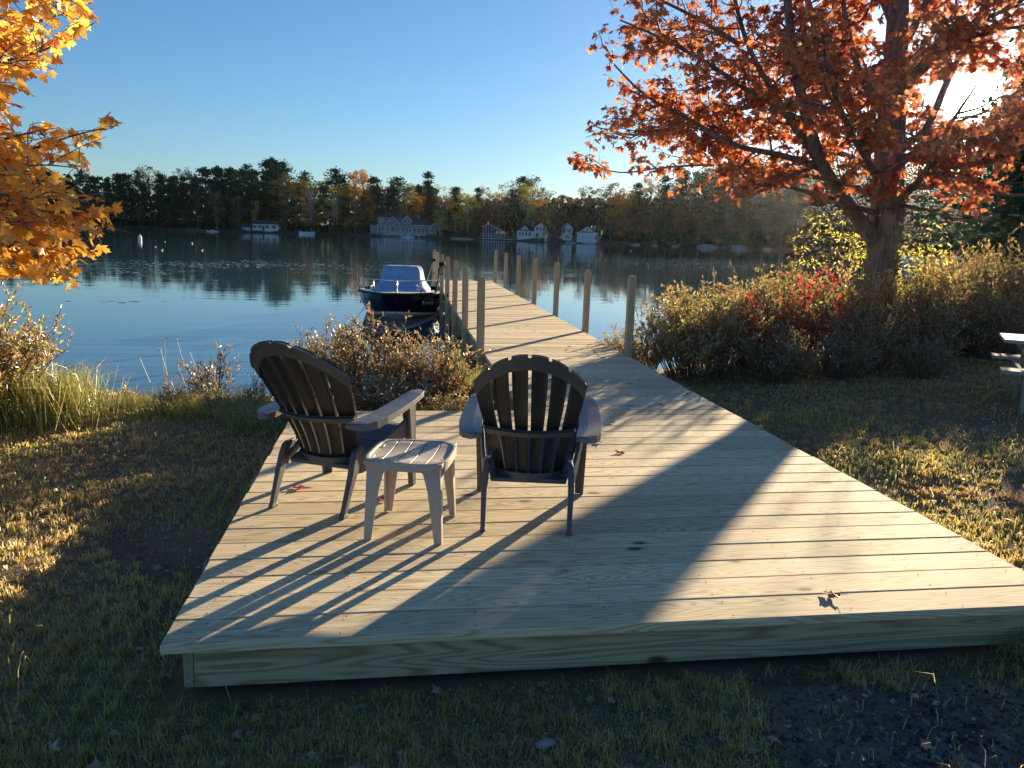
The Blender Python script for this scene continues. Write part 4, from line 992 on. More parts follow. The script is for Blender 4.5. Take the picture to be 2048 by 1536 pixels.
# fallen leaves on the deck, each one
def fallen(px, py, size, mat, label, seed, curl=.9):
    g = random.Random(seed); p = onz(px, py, .006); a = g.uniform(0, 6.28)
    T = [(x, y-.4, z*curl+.14*abs(x)*curl*3+.30*(y-.4)**2*curl+.05*math.sin(7*x+5*y+seed)) for x, y, z in LEAF_V]; mz = min(t[2] for t in T)
    V = [(size*(math.cos(a)*x-math.sin(a)*y), size*(math.sin(a)*x+math.cos(a)*y), size*(z-mz)) for x, y, z in T]
    mb = MB(); mb.add(V, LEAF_F)
    s0 = V[1]; mb.tube([s0, (s0[0]-size*.3*math.sin(-a), s0[1]-size*.3*math.cos(a), s0[2]+size*.15)], [.0012, .0008], 3)
    o = mb.obj('fallen_leaf', M[mat], loc=(p[0], p[1], .004)); tag(o, label, 'leaf', 'fallen leaves on the boards')
for k, (px, py, s, m, lab) in enumerate([
    (1663, 1190, .085, 'brownleaf', 'curled brown leaf alone near the front right of the platform'),
    (1240, 905, .075, 'fallred', 'red brown leaf on boards right of the right armchair'),
    (1196, 884, .07, 'brownleaf', 'brown leaf beside the arm of the right armchair'),
    (1222, 845, .065, 'brownleaf', 'brown leaf just beyond the arm of the right armchair'),
    (765, 998, .075, 'fallred', 'bright red leaf under the small taupe table'),
    (596, 975, .08, 'fallred', 'dark red leaf under the left armchair'),
    (1318, 808, .06, 'brownleaf', 'tan leaf on the right part of platform back boards'),
    (1372, 787, .06, 'brownleaf', 'tan leaf close to the right edge of the dock start'),
    (1192, 702, .07, 'brownleaf', 'brown leaf at the right edge beside the nearest right dock post'),
    (1205, 716, .06, 'brownleaf', 'small leaf in front of the nearest right dock post'),
    (1178, 690, .06, 'litter', 'pale leaf left of the nearest right dock post'),
    (1140, 692, .055, 'brownleaf', 'leaf in the middle of the dock, the nearer of a close pair'),
    (1133, 700, .055, 'brownleaf', 'leaf in the middle of the dock, the farther left of a close pair'),
    (1070, 661, .05, 'brownleaf', 'leaf on the dock level with the second right post'),
    (1058, 650, .05, 'brownleaf', 'leaf on the dock just past the second right post'),
    (980, 652, .05, 'brownleaf', 'leaf on the left half of the dock in a post shadow'),
    (1120, 720, .05, 'brownleaf', 'leaf on dock boards just above the right armchair'),
    (1190, 755, .055, 'litter', 'leaf on the dock to the right of the right armchair top')]):
    fallen(px, py, s, m, lab, 100+k)

# ------------------------------------------------------------------ picnic table at the right edge
pt = thing('picnic_table', 'weathered grey wooden picnic table cut off by the right edge', 'table', (0, 0, 0), 0)
c0 = at(2013, 650, 9.75); c0 = np.array([c0[0], c0[1], 0]); gzz = float(gz(c0[0]+.5, c0[1]))
pt.location = (c0[0], c0[1], gzz); pt.rotation_euler = (0, 0, R_(-36))
mb = MB()
for i in range(5): mb.box((0, -.05+i*.148, .70), (1.8, .09+i*.148, .738))
mb.obj('table_top', M['oldwood'], pt, bevel=.004)
for yy in (-.42, .85):
    mb = MB()
    for i in range(2): mb.box((-.02, yy+i*.135, .42), (1.8, yy+.13+i*.135, .458))
    mb.obj('bench', M['oldwood'], pt, bevel=.004)
for x in (.18, 1.55):
    mb = MB(); mb.box((x, -.40, .33), (x+.04, 1.05, .419)); mb.box((x, -.02, .61), (x+.04, .66, .699)); mb.obj('crossbeam', M['oldwood'], pt, bevel=.003)
    for s in (0, 1):
        T = Matrix.Translation((x+.041, .25 if s == 0 else .39, .70)) @ Matrix.Rotation(R_(-28 if s == 0 else 28), 4, 'X')
        mb = MB(); mb.box((0, -.045, -.82), (.04, .045, 0), T=T); mb.obj('leg', M['oldwood'], pt, bevel=.003)

# ------------------------------------------------------------------ far trees
def far_pine(h, seed, dens=1.0, bare=.3, nlay=15, wid=.20):
    g = random.Random(seed); gn = np.random.default_rng(seed); tr = MB(); P = []
    tr.tube([(0, 0, -1), (g.uniform(-.2, .2), 0, h*.5), (g.uniform(-.3, .3), g.uniform(-.3, .3), h*.98)], [h*.014, h*.010, h*.002], 6)
    for i in range(nlay):
        f = bare+(1-bare)*(i+g.uniform(-.45, .45))/nlay; z = h*f
        R0 = h*wid*(1.05-max(0.0, (f-bare)/(1-bare))**1.6)*g.uniform(.65, 1.15)+h*.02
        nb = g.randint(3, 6); a0 = g.uniform(0, 6.28)
        for b in range(nb):
            a = a0+6.283*b/nb+g.uniform(-.5, .5); R1 = R0*g.uniform(.4, 1.25); lift = g.uniform(-.05, .35)*R1; z = h*min(.96, max(.1, f+g.uniform(-.02, .02)))
            tr.tube([(0, 0, z), (R1*.9*math.cos(a), R1*.9*math.sin(a), z+lift)], [h*.003, h*.001], 3, cap=False)
            m = int(44*dens); ff = gn.uniform(.12, 1, m)**.8
            sp = .085*h*(.35+.65*ff)
            P.append(np.stack([R1*ff*math.cos(a)+gn.normal(0, 1, m)*sp*.45, R1*ff*math.sin(a)+gn.normal(0, 1, m)*sp*.45, z+lift*ff+gn.normal(0, 1, m)*sp*.30], -1))
    m = int(26*dens); P.append(np.stack([gn.normal(0, h*.010, m), gn.normal(0, h*.010, m), h*gn.uniform(.90, 1.0, m)], -1))
    P = np.concatenate(P); V, F = rquads(P, h*.030*gn.uniform(.5, 1.4, len(P)), .35, gn); return tr, V, F
def far_broad(h, seed, nl=34, wid=.30, bare=.25, q=60, stems=1):
    g = random.Random(seed); gn = np.random.default_rng(seed); tr = MB(); P = []
    for s in range(stems):
        dx = g.uniform(-.04, .04)*h*(stems > 1); tr.tube([(dx, 0, -1), (dx*1.5+g.uniform(-.2, .2), 0, h*.45), (dx*3+g.uniform(-.4, .4), g.uniform(-.4, .4), h*.85)], [h*.013, h*.009, h*.003], 6)
    for i in range(nl):
        z = g.uniform(bare, .95); prof_ = math.sqrt(max(.02, 1-((z-(bare+.40*(1-bare)))/(.62*(1-bare)))**2)) if True else 1
        r = wid*h*prof_*g.uniform(.35, 1.0); a = g.uniform(0, 6.283); c = np.array([r*math.cos(a), r*math.sin(a), z*h]); R1 = h*g.uniform(.045, .105)
        tr.tube([(0, 0, z*h*.75), tuple(c)], [h*.004, h*.0012], 3, cap=False)
        d = nrm(gn.normal(size=(q, 3))); rr = R1*gn.uniform(.5, 1.1, q)[:, None]; P.append(c+d*rr*np.array([1, 1, .75]))
    P = np.concatenate(P); V, F = rquads(P, h*.021*gn.uniform(.5, 1.5, len(P)), .1, gn); return tr, V, F
protos = {}
def mk_proto(kind, i):
    if kind == 'pine':
        h = 26; tr, V, F = far_pine(h, 200+i, 1.0, (.26, .14, .34, .10)[i % 4], (13, 16, 11, 18)[i % 4], (.30, .24, .34, .22)[i % 4]); mat = M['f_pine']; tm = M['farbark']
    else:
        h = 16; tr, V, F = far_broad(h, 300+i*7+len(kind), 34, (.30, .24, .34)[i % 3], (.22, .30, .15)[i % 3], 60, (1, 2, 3)[i % 3]); mat = M['f_'+kind]; tm = M['palebark'] if kind == 'yellow' else M['farbark']
    tm_ = bpy.data.meshes.new('trunk'); tm_.from_pydata(tr.V, [], tr.F); tm_.materials.append(tm)
    return (h, tm_, mesh_np('crown', V, [F], mat))
LOOK = {'pine': ('tall dark green pine', 'pine_tree', 'pine tree'), 'dull': ('dull green leafy tree', 'leafy_tree', 'tree'), 'orange': ('orange autumn tree', 'autumn_tree', 'tree'), 'yellow': ('yellow leaved autumn tree', 'autumn_tree', 'tree'), 'rust': ('rusty brown autumn tree', 'autumn_tree', 'tree')}
ZONE = [(-900, 130, 'behind the golden boughs at far left'), (130, 430, 'on the far shore left of the low white cottage'), (430, 620, 'on the far shore around the low white cottage'), (620, 748, 'on the far shore between white cottage and grey house'), (748, 885, 'on the far shore around the big grey house'), (885, 1130, 'on the far shore behind the open boat shelter'), (1130, 1250, 'on the far shore around the white boathouse'), (1250, 1760, 'on the rocky far shore behind the red maple boughs'), (1760, 3000, 'beyond the cove at right under the low sun')]
ntree = 0
def plant(kind, i, px, dd, topy, wsc=1.0, base=None, D=None, label=None, group=None):
    global ntree
    key = (kind, i)
    if key not in protos: protos[key] = mk_proto(kind, i)
    h0, tm, cm = protos[key]
    D = fdist(px)+dd if D is None else D
    z0 = land_z(dd)-.1 if base is None else base
    hy = 441.7+0.02914*px; p = at(px, hy, D); pt_ = at(px, topy, D); h = max(3, pt_[2]-z0)*(1.0 if kind == 'pine' else 1.07); s = h/h0
    look, nm, cat = LOOK[kind]; zone = next(z for a, b, z in ZONE if a <= px < b)
    t = thing(nm, label or f'{look} {zone}', cat, (p[0], p[1], z0), random.uniform(0, 6.28), group or f'{look}s {zone}')
    sw = s*wsc*random.uniform(.9, 1.1); t.scale = (sw, sw, s)
    link('trunk', tm, t); link('crown', cm, t); ntree += 1; return t
TOPX = [-400, 0, 130, 160, 190, 225, 260, 290, 340, 400, 440, 480, 520, 548, 575, 600, 640, 665, 700, 740, 755, 790, 830, 855, 885, 905, 950, 1000, 1040, 1060, 1090, 1110, 1150, 1200, 1250, 1320, 1400, 1500, 1600, 1700, 1800, 1900, 2048, 2300]
TOPY = [300, 330, 345, 340, 350, 342, 350, 335, 338, 333, 332, 330, 335, 318, 330, 350, 348, 340, 337, 342, 360, 352, 358, 348, 368, 375, 380, 378, 355, 352, 376, 370, 380, 372, 370, 352, 332, 320, 318, 312, 305, 300, 290, 280]
def topy(px): return float(np.interp(px, TOPX, TOPY))
rk = random.Random(77)
def kindmix(px):
    if px < 560: return rk.choices(['pine', 'dull'], [.93, .07])[0]
    if px < 700: return rk.choices(['pine', 'dull', 'orange', 'yellow'], [.45, .25, .12, .18])[0]
    if px < 880: return rk.choices(['pine', 'dull', 'orange', 'yellow'], [.55, .15, .17, .13])[0]
    if px < 1130: return rk.choices(['pine', 'dull', 'orange', 'yellow', 'rust'], [.22, .25, .18, .20, .15])[0]
    if px < 1320: return rk.choices(['pine', 'dull', 'orange', 'rust'], [.2, .25, .15, .40])[0]
    return rk.choices(['pine', 'dull', 'rust', 'orange'], [.48, .28, .20, .04])[0]
# back and middle rows
px = -260.0
while px < 2260:
    k = kindmix(px); plant(k, rk.randrange(4 if k == 'pine' else 3), px, rk.uniform(34, 60), topy(px)+rk.choice([rk.uniform(-6, 4), rk.uniform(0, 22)])+(8 if k != 'pine' and px < 900 else 0), rk.uniform(.8, 1.3)); px += rk.uniform(12, 28)
px = -250.0
while px < 2260:
    k = kindmix(px+20); plant(k, rk.randrange(4 if k == 'pine' else 3), px, rk.uniform(14, 30), topy(px)+rk.uniform(14, 42), 1.05); px += rk.uniform(22, 32)
# feature trees along the water
HOUSE_GAPS = [(505, 560), (742, 872), (958, 1020), (1030, 1110), (1118, 1205)]
px = -240.0
while px < 2250:
    if not any(a < px < b for a, b in HOUSE_GAPS):
        k = rk.choices(['dull', 'pine', 'rust', 'yellow' if 600 < px < 1200 else 'dull'], [.5, .2, .15, .15])[0]
        plant(k, rk.randrange(3), px, rk.uniform(4, 12), (441.7+.02914*px)-rk.uniform(28, 68), 1.25)
    px += rk.uniform(24, 40)
for kind, i, px, dd, ty, wsc, lab in (
    ('yellow', 0, 432, 10, 385, .8, 'slim yellow green tree standing out in dark pines, left of the low white cottage'),
    ('dull', 2, 478, 8, 395, 1.0, 'dull golden tree at the water just left of the low white cottage'),
    ('orange', 1, 512, 12, 404, .75, 'small bright orange tree right above the low white cottage'),
    ('orange', 0, 593, 9, 362, .9, 'tall sunlit orange tree right of the low white cottage'),
    ('yellow', 2, 622, 9, 366, .9, 'tall sunlit yellow green tree midway between white cottage and grey house'),
    ('orange', 2, 711, 8, 376, .95, 'brightest orange tree, just left of the big grey house'),
    ('orange', 1, 742, 9, 388, .7, 'narrow orange tree at the left gable of the big grey house'),
    ('yellow', 1, 788, 20, 404, 1.0, 'low yellow tree directly over the roof of the big grey house'),
    ('orange', 0, 832, 20, 398, 1.0, 'orange tree over the right half of the big grey house'),
    ('dull', 1, 885, 8, 420, 1.1, 'dull green tree just right of the big grey house'),
    ('yellow', 0, 935, 9, 388, 1.1, 'wide yellow tree between the grey house and the boat shelter'),
    ('dull', 0, 1055, 16, 400, 1.1, 'dull green tree over the white house behind the boat shelter'),
    ('yellow', 2, 1100, 14, 425, 1.0, 'olive yellow tree between the white house and the boathouse'),
    ('orange', 2, 1250, 8, 396, 1.0, 'orange tree just right of the white boathouse'),
    ('rust', 0, 1300, 12, 408, 1.2, 'wide rust coloured tree right of the white boathouse'),
    ('pine', 3, 548, 42, 315, 1.0, 'tallest pine on the far shore, above the low white cottage'),
    ('pine', 1, 855, 40, 345, 1.0, 'solitary tall pine rising over the right end of the grey house'),
    ('pine', 1, 1042, 36, 354, 1.0, 'prominent pine rising over the boat shelter')):
    plant(kind, i, px, dd, ty, wsc, label=lab, group='feature trees on the far shore')
# undergrowth mass behind the trunks
P = []; gn = np.random.default_rng(4)
for px in np.arange(-300, 2300, 2.6):
    for dd in (13, 42, 66):
        for _ in range(9 if px < 850 else 17):
            q = fpt(px+gn.normal(0, 2), dd+gn.normal(0, 3)); hh = (3.0 if dd == 13 else 13 if dd == 42 else 20 if px < 850 else 15)*(.55 if dd == 13 and 740 < px < 1210 else 1)
            if dd == 13 and any(a-4 < px < b+4 for a, b in HOUSE_GAPS): continue
            q[2] = land_z(dd)+gn.uniform(0, 1)*hh; P.append(q)
P = np.array(P); V, F = rquads(P, gn.uniform(1.2, 3.0, len(P)), .2, gn)
o = link('undergrowth', mesh_np('undergrowth', V, [F], M['f_pine'])); tag(o, 'dark undergrowth filling the woods along the far shore', 'undergrowth', kind='stuff')
P = []
for px in np.arange(-300, 2300, 1.6):
    if any(a < px < b for a, b in HOUSE_GAPS): continue
    for _ in range(3):
        q = fpt(px+gn.normal(0, 2), gn.uniform(.5, 4)); q[2] = -.3+gn.uniform(0, 1.4); P.append(q)
P = np.array(P); V, F = rquads(P, gn.uniform(.4, 1.1, len(P)), .2, gn)
o = link('shore_scrub', mesh_np('shore_scrub', V, [F], M['f_rust'])); tag(o, 'low brown scrub along the edge of the far shore', 'scrub', kind='stuff')
# conifers on the right bank, by the low sun
for px, D, ty, i, wsc, lab in ((2040, 46, 40, 1, 1.0, 'big dim conifer at the right edge beyond the bank bushes'), (2036, 60, 95, 2, .8, 'thin dark pine just right of the low sun'), (2120, 38, -30, 0, 1.1, 'towering pine cut by the right edge'), (2020, 90, 235, 3, 1.0, 'shorter dark conifer below and right of the sun')):
    p = at(px, 500, D); plant('pine', i, px, 0, ty, wsc, base=float(gz(p[0], p[1])), D=D, label=lab, group='conifers on the right bank')
print('far trees', ntree)

# ------------------------------------------------------------------ buildings on the far shore
def frame_at(px, dd, z=0.0):
    """matrix with x to the right along the shore, y away"""
    p = fpt(px, dd, z); d = p[:2]-CAM[:2]; rz = -math.atan2(d[0], d[1]); return (p[0], p[1], z), rz
def mpp(px, dd): return (fdist(px)+dd)/FPX    # metres per photo pixel
def gable(mb, x0, x1, y0, y1, ze, zr, axis='x', over=.4, th=.25, mi=0):
    """roof: ridge along axis"""
    if axis == 'x':
        ym = (y0+y1)/2; sl_ = (zr-ze)/(ym-y0); a = ze-over*sl_
        mb.loft([[(x, y0-over, a), (x, ym, zr), (x, y1+over, a), (x, y1+over, a+th), (x, ym, zr+th), (x, y0-over, a+th)] for x in (x0-over, x1+over)])
    else:
        xm = (x0+x1)/2; sl_ = (zr-ze)/(xm-x0); a = ze-over*sl_
        mb.loft([[(x0-over, y, a), (xm, y, zr), (x1+over, y, a), (x1+over, y, a+th), (xm, y, zr+th), (x0-over, y, a+th)] for y in (y0-over, y1+over)])
def window(parent, x, z, w, h, y=0.0, bars=1):
    f = MB(); f.box((x-w/2-.14, y-.07, z-.14), (x+w/2+.14, y-.02, z)); f.box((x-w/2-.14, y-.07, z+h), (x+w/2+.14, y-.02, z+h+.14))
    f.box((x-w/2-.14, y-.07, z), (x-w/2, y-.02, z+h)); f.box((x+w/2, y-.07, z), (x+w/2+.14, y-.02, z+h))
    for k in range(bars): xx = x-w/2+w*(k+1)/(bars+1); f.box((xx-.04, y-.065, z), (xx+.04, y-.02, z+h))
    o = f.obj('window', M['trimw'], parent); gph = MB(); gph.box((x-w/2, y-.045, z), (x+w/2, y-.021, z+h)); gph.obj('pane', M['glass'], o)
# main grey house
loc, rz = frame_at(812, 9, 1.0); k = mpp(812, 9)
hs = thing('lake_house', 'big grey shingled house with white trimmed gables and long porch on far shore', 'house', loc, rz)
hs.scale = (1.12, 1, 1.12)
mb = MB(); mb.box((-11.2, 0, -.8), (7.5, 9, 3.4)); mb.box((-11.1, .1, 3.4), (-1.5, 8.9, 6.4)); mb.box((9.5, -.5, -.8), (13.2, 8, 3.2)); mb.box((7.5, .3, -.8), (9.5, 8, 3.0)); mb.box((-13.8, 1, -.8), (-11.2, 8, 3.2))
mb.prism([(-8.2, 3.39), (-2.2, 3.39), (-5.2, 6.6)], -1.2, 0.1); mb.box((-8.2, -1.2, -.8), (-2.2, 0, 3.4))
mb.prism([(-1.5, 3.39), (2.2, 3.39), (2.2, 5.3), (.35, 6.9), (-1.5, 5.3)], 0.05, 7)
mb.prism([(9.5, 3.19), (13.2, 3.19), (11.3, 4.6)], -.45, 7.9)
mb.obj('wall', M['grey'], hs)
mb = MB(); gable(mb, -11.3, -1.4, 0, 9, 6.4, 8.0, 'x'); gable(mb, -1.5, 9.3, .5, 9, 3.45, 6.4, 'x'); gable(mb, -8.2, -2.2, -1.3, 3, 3.4, 6.65, 'y', .5); gable(mb, -1.5, 2.2, 0, 6, 5.3, 6.95, 'y', .3); gable(mb, 9.5, 13.2, -.5, 8, 3.2, 4.65, 'y', .3); gable(mb, -13.8, -11.2, 1, 8, 3.2, 4.8, 'x'); mb.obj('roof', M['roof'], hs)
mb = MB()
for x0, x1, xm, ze, zr, y in ((-8.7, -1.7, -5.2, 2.85, 6.65, -1.85), (-1.8, 2.5, .35, 5.0, 6.95, -.35), (9.2, 13.5, 11.35, 2.95, 4.65, -.85)):
    for a, b in (((x0, ze), (xm, zr)), ((xm, zr), (x1, ze))): mb.prism([(a[0], a[1]-.35), (b[0], b[1]-.35), b, a], y-.12, y)
mb.box((-11.3, -.15, 6.2), (-8.4, -.02, 6.45)); mb.box((-11.25, -.12, 3.3), (-8.3, -.02, 3.55)); mb.box((2.3, -.2, 3.2), (9.3, -.02, 3.45))
for x in (-11.2, -8.3, -2.15, 2.2, 9.6, 13.1, -13.7): mb.box((x-.1, -1.29 if x in (-8.3, -2.15) else -.6, -.5), (x+.1, -1.21 if x in (-8.3, -2.15) else -.52, 3.2))
mb.obj('white_trim', M['trimw'], hs)
for x in (-10.4, -9.4): window(hs, x, 4.3, .7, 1.2)
for x in (-7.0, -3.4): window(hs, x, .7, .9, 1.8, -1.21)
window(hs, -5.2, .3, 1.8, 2.5, -1.21, 2); window(hs, -5.2, 3.6, 1.5, 1.4, -1.21, 2)
for x in (-.4, 1.1): window(hs, x, 4.1, .8, 1.3)
for x in (-10.4, -9.2, -1.2, .4, 1.8, 3.4, 5.0, 6.6): window(hs, x, .7, 1.0, 1.6)
window(hs, -12.5, .9, .9, 1.2, .99); window(hs, 10.4, .8, .8, 1.4, -.51); window(hs, 12.2, .8, .8, 1.4, -.51)
mb = MB(); mb.box((-8.6, -4.0, -.45), (7.8, -1.3, -.15)); mb.box((-8.6, -4.0, .6), (7.8, -3.9, .7))
for i in range(34): x = -8.6+i*.49; mb.box((x, -3.98, -.15), (x+.06, -3.92, .6))
mb.prism([(-10.8, -1.6), (-10.4, -1.6), (-8.2, .0), (-8.2, -.3)], -4.0, -2.9)
mb.obj('porch', M['white'], hs)
mb = MB(); mb.box((4.6, 4, 5.5), (5.4, 4.8, 7.4)); mb.obj('chimney', M['rock'], hs)
# low white cottage
loc, rz = frame_at(527, 8, .5)
hs = thing('white_cottage', 'low white cottage under dark pines at left of the far shore', 'house', loc, rz)
mb = MB(); mb.box((-4.8, 0, -.5), (6.5, 7, 3.1)); mb.obj('wall', M['white'], hs); mb = MB(); gable(mb, -4.8, 6.5, 0, 7, 3.1, 4.4, 'x', .5); mb.obj('roof', M['roof'], hs)
for x in (-3.7, -1.6, 1.6, 4.6): window(hs, x, 1.1, 1.5, 1.2, 0, 1)
mb = MB(); mb.box((-.6, -.06, 0), (.4, -.01, 2.2)); mb.obj('door', M['glass'], hs)
loc, rz = frame_at(492, 5, .2)
sh = thing('shed', 'small pale shed at the water just left of the low white cottage', 'shed', loc, rz)
mb = MB(); mb.box((-2, 0, -.4), (2, 3, 1.7)); mb.obj('wall', M['trimw'], sh); mb = MB(); gable(mb, -2, 2, 0, 3, 1.7, 2.5, 'x', .3); mb.obj('roof', M['roof'], sh)
# open boat shelter with pergola-like pitched frame
loc, rz = frame_at(988, 3, .1)
hs = thing('boat_shelter', 'open pitched timber shelter with white posts on the far waterfront', 'shelter', loc, rz)
mb = MB()
for y in (-1, 3):
    for i in range(9): x = -4.5+i*1.12; zt = 5.9-abs(x+2.2)*(.52 if x > -2.2 else .35); mb.box((x-.09, y-.09, -.6), (x+.09, y+.09, zt))
mb.obj('posts', M['trimw'], hs)
mb = MB()
for y in (-1.3, -.1, 1.0, 2.1, 3.3):
    mb.prism([(-5.6, 4.55), (-2.2, 5.9), (5.2, 2.2), (5.2, 2.45), (-2.2, 6.2), (-5.6, 4.8)], y-.08, y+.08)
for i in range(8): x = -4.9+i*1.35; z = 5.95-abs(x+2.2)*(.5 if x > -2.2 else .38); mb.box((x-.07, -1.5, z), (x+.07, 3.5, z+.14))
mb.obj('roof_frame', M['trimw'], hs)
mb = MB(); mb.box((-5, -2.2, -.3), (7.5, 3.2, -.02)); mb.obj('floor_deck', M['trimw'], hs)
mb = MB(); mb.box((-3.6, 3.05, -.02), (4.0, 3.15, 2.2)); mb.obj('rear_wall', M['grey'], hs)
# white house behind
loc, rz = frame_at(1066, 12, .8)
hs = thing('white_house', 'white two storey house half hidden by trees between shelter and boathouse', 'house', loc, rz)
mb = MB(); mb.box((-6.5, 0, -.8), (6, 7, 3.0)); mb.box((.5, -.6, 2.9), (5.5, 6, 4.4)); mb.prism([(.5, 4.39), (5.5, 4.39), (3, 6.2)], -.6, 6); mb.prism([(-5.5, 2.99), (-1.5, 2.99), (-3.5, 5.0)], -.1, 6); mb.obj('wall', M['white'], hs)
mb = MB(); gable(mb, -6.5, .4, 0, 7, 3.0, 5.0, 'x', .3); gable(mb, .5, 5.5, -.6, 6, 4.4, 6.3, 'y', .3); gable(mb, -5.5, -1.5, -.2, 5, 3.0, 5.05, 'y', .3); mb.obj('roof', M['roof'], hs)
for x in (-5.4, -4.2, -2.8, -1.4): window(hs, x, .8, .8, 1.4)
for x in (1.6, 3.0, 4.4): window(hs, x, 3.2, .7, 1.2, -.6)
for x in (1.6, 4.4): window(hs, x, .4, 1.0, 1.6, 0)
mb = MB(); mb.box((-.6, 2, 2.5), (.2, 2.8, 6.6)); mb.obj('chimney', M['rock'], hs)
# small cottage with turret-like gable
loc, rz = frame_at(1134, 7, .4)
hs = thing('small_cottage', 'small white gabled cottage just left of the white boathouse', 'cottage', loc, rz)
mb = MB(); mb.box((-1.6, 0, -.5), (1.6, 4, 2.2)); mb.prism([(-1.6, 2.19), (1.6, 2.19), (0, 3.5)], 0, 4); mb.box((-2.4, 5, 0), (2.0, 8, 5.0)); mb.prism([(-2.4, 4.99), (2.0, 4.99), (-.2, 6.6)], 5, 8); mb.obj('wall', M['white'], hs)
mb = MB(); gable(mb, -1.6, 1.6, 0, 4, 2.2, 3.55, 'y', .25); gable(mb, -2.4, 2.0, 5, 8, 5.0, 6.65, 'y', .25); mb.obj('roof', M['roof'], hs)
for x in (-.4, .4): window(hs, x, .6, .5, 1.1)
window(hs, -1.2, 3.4, .6, 1.0, 5); window(hs, .9, 3.4, .6, 1.0, 5)
# boathouse over the water
loc, rz = frame_at(1174, -1.5, -.2)
hs = thing('boathouse', 'white boathouse with two wide doors and steep gable standing over the water', 'boathouse', loc, rz); hs.scale = (.95, 1, .95)
mb = MB(); mb.box((-3.8, 0, .0), (3.8, 9, 3.6)); mb.prism([(-2.6, 4.05), (2.6, 4.05), (0, 5.9)], .4, 8.8); mb.obj('wall', M['white'], hs)
mb = MB(); mb.loft([[(-4.3, -.4, 3.6), (4.3, -.4, 3.6), (4.3, 9.4, 3.6), (-4.3, 9.4, 3.6)], [(-2.7, .3, 4.1), (2.7, .3, 4.1), (2.7, 8.7, 4.1), (-2.7, 8.7, 4.1)]]); gable(mb, -2.6, 2.6, .35, 8.9, 4.1, 5.95, 'y', .3, .15); rf = mb.obj('roof', M['roof'], hs)
mb = MB(); mb.box((2.4, 5, 5), (3.0, 5.6, 6.5)); mb.obj('chimney', M['white'], rf)
for x in (-1.85, 1.65):
    mb = MB(); mb.box((x-1.5, -.06, .25), (x+1.5, -.01, 2.7)); d = mb.obj('door', M['trimw'], hs)
    mb = MB()
    for z in (.9, 1.5, 2.1): mb.box((x-1.5, -.075, z), (x+1.5, -.062, z+.05))
    mb.obj('panel_lines', M['grey'], d)
mb = MB(); mb.box((-4.3, -.45, 3.4), (4.3, -.41, 3.7)); 
for a, b in (((-3.1, 3.8), (0, 6.0)), ((0, 6.0), (3.1, 3.8))): mb.prism([(a[0], a[1]-.3), (b[0], b[1]-.3), b, a], -.2, -.1)
mb.obj('white_trim', M['white'], hs)
mb = MB(); mb.box((-.25, .32, 4.6), (.25, .39, 5.1)); mb.obj('vent', M['glass'], hs)
mb = MB(); mb.box((3.1, -.05, 1.0), (3.6, -.01, 2.6)); mb.obj('side_light', M['glass'], hs)
mb = MB(); mb.box((-4.2, -1, -.45), (4.2, 8, -.02))
for x in (-3.9, -1.3, 1.3, 3.9): mb.box((x-.12, -.6, -2), (x+.12, -.36, -.45))
mb.obj('pier', M['roof'], hs)
# swim raft with yellow slide
loc, rz = frame_at(1083, -6, WATER)
hs = thing('swim_raft', 'dark swim raft carrying a yellow slide, left of the white boathouse', 'raft', loc, rz)
mb = MB(); mb.box((-2.2, -1, -.1), (2.0, 1, .35)); mb.obj('float', M['roof'], hs, bevel=.05)
mb = MB(); mb.prism([(-1.6, .5), (-1.2, .5), (1.7, 2.5), (1.7, 2.85), (1.2, 2.85)], -.35, .35); mb.obj('slide', M['yellow'], hs)
mb = MB()
for x in (1.35, 1.85): mb.box((x-.05, -.35, .35), (x+.05, -.25, 2.9)); mb.box((x-.05, .25, .35), (x+.05, .35, 2.9))
for z in (.8, 1.3, 1.8, 2.3): mb.box((1.87, -.24, z), (1.93, .24, z+.06))
mb.obj('ladder', M['steel'], hs)
# far docks, boats, buoys
def far_boat(label, px, dd, L, H, pontoon=False, rzo=0.0, D=None):
    loc, rz = frame_at(px, dd, WATER)
    if D: p = at(px, 500, D); loc = (p[0], p[1], WATER); dv = p[:2]-CAM[:2]; rz = -math.atan2(dv[0], dv[1])
    t = thing('pontoon_boat' if pontoon else 'small_boat', label, 'boat', loc, rz+rzo)
    if pontoon:
        mb = MB()
        for y in (-.9, .9): mb.tube([(-L/2, y, .12), (-L/2+.3, y, .12), (L/2-.7, y, .12), (L/2, y, .32)], [.2, .33, .33, .08], 10)
        mb.obj('pontoons', M['steel'], t, smooth=True)
        mb = MB(); mb.box((-L/2+.1, -1.2, .46), (L/2-.3, 1.2, .56)); mb.obj('deck', M['trimw'], t)
        mb = MB()
        for y in (-1.2, 1.16): mb.box((-L/2+.2, y, .57), (L/2-.5, y+.04, 1.15))
        mb.box((-L/2+.2, -1.15, .57), (-L/2+.24, 1.15, 1.15)); mb.obj('side_panels', M['trimw'], t)
        mb = MB(); mb.box((-L/2+.4, -1.0, .57), (-L/2+1.6, 1.0, 1.35)); mb.box((L/2-1.8, -1.0, .57), (L/2-.8, -.4, 1.3)); mb.obj('seats', M['white'], t, bevel=.08)
    else:
        mb = MB(); rings = []
        for f in (0, .2, .5, .8, .95, 1): b = .75*(1 if f < .6 else 1-((f-.6)/.4)**2*.95); rings.append([(-L/2+L*f, -b, H), (-L/2+L*f, -b*.75, -.1), (-L/2+L*f, b*.75, -.1), (-L/2+L*f, b, H)])
        mb.loft(rings); mb.obj('hull', M['white'], t, bevel=.02)
        mb = MB(); mb.box((-L*.2, -.6, H-.02), (L*.15, .6, H+.35)); mb.obj('seats', M['trimw'], t, bevel=.05)
    return t
far_boat('white pontoon boat moored at the far bank, right of the low white cottage', 614, -3, 7.5, .8, True)
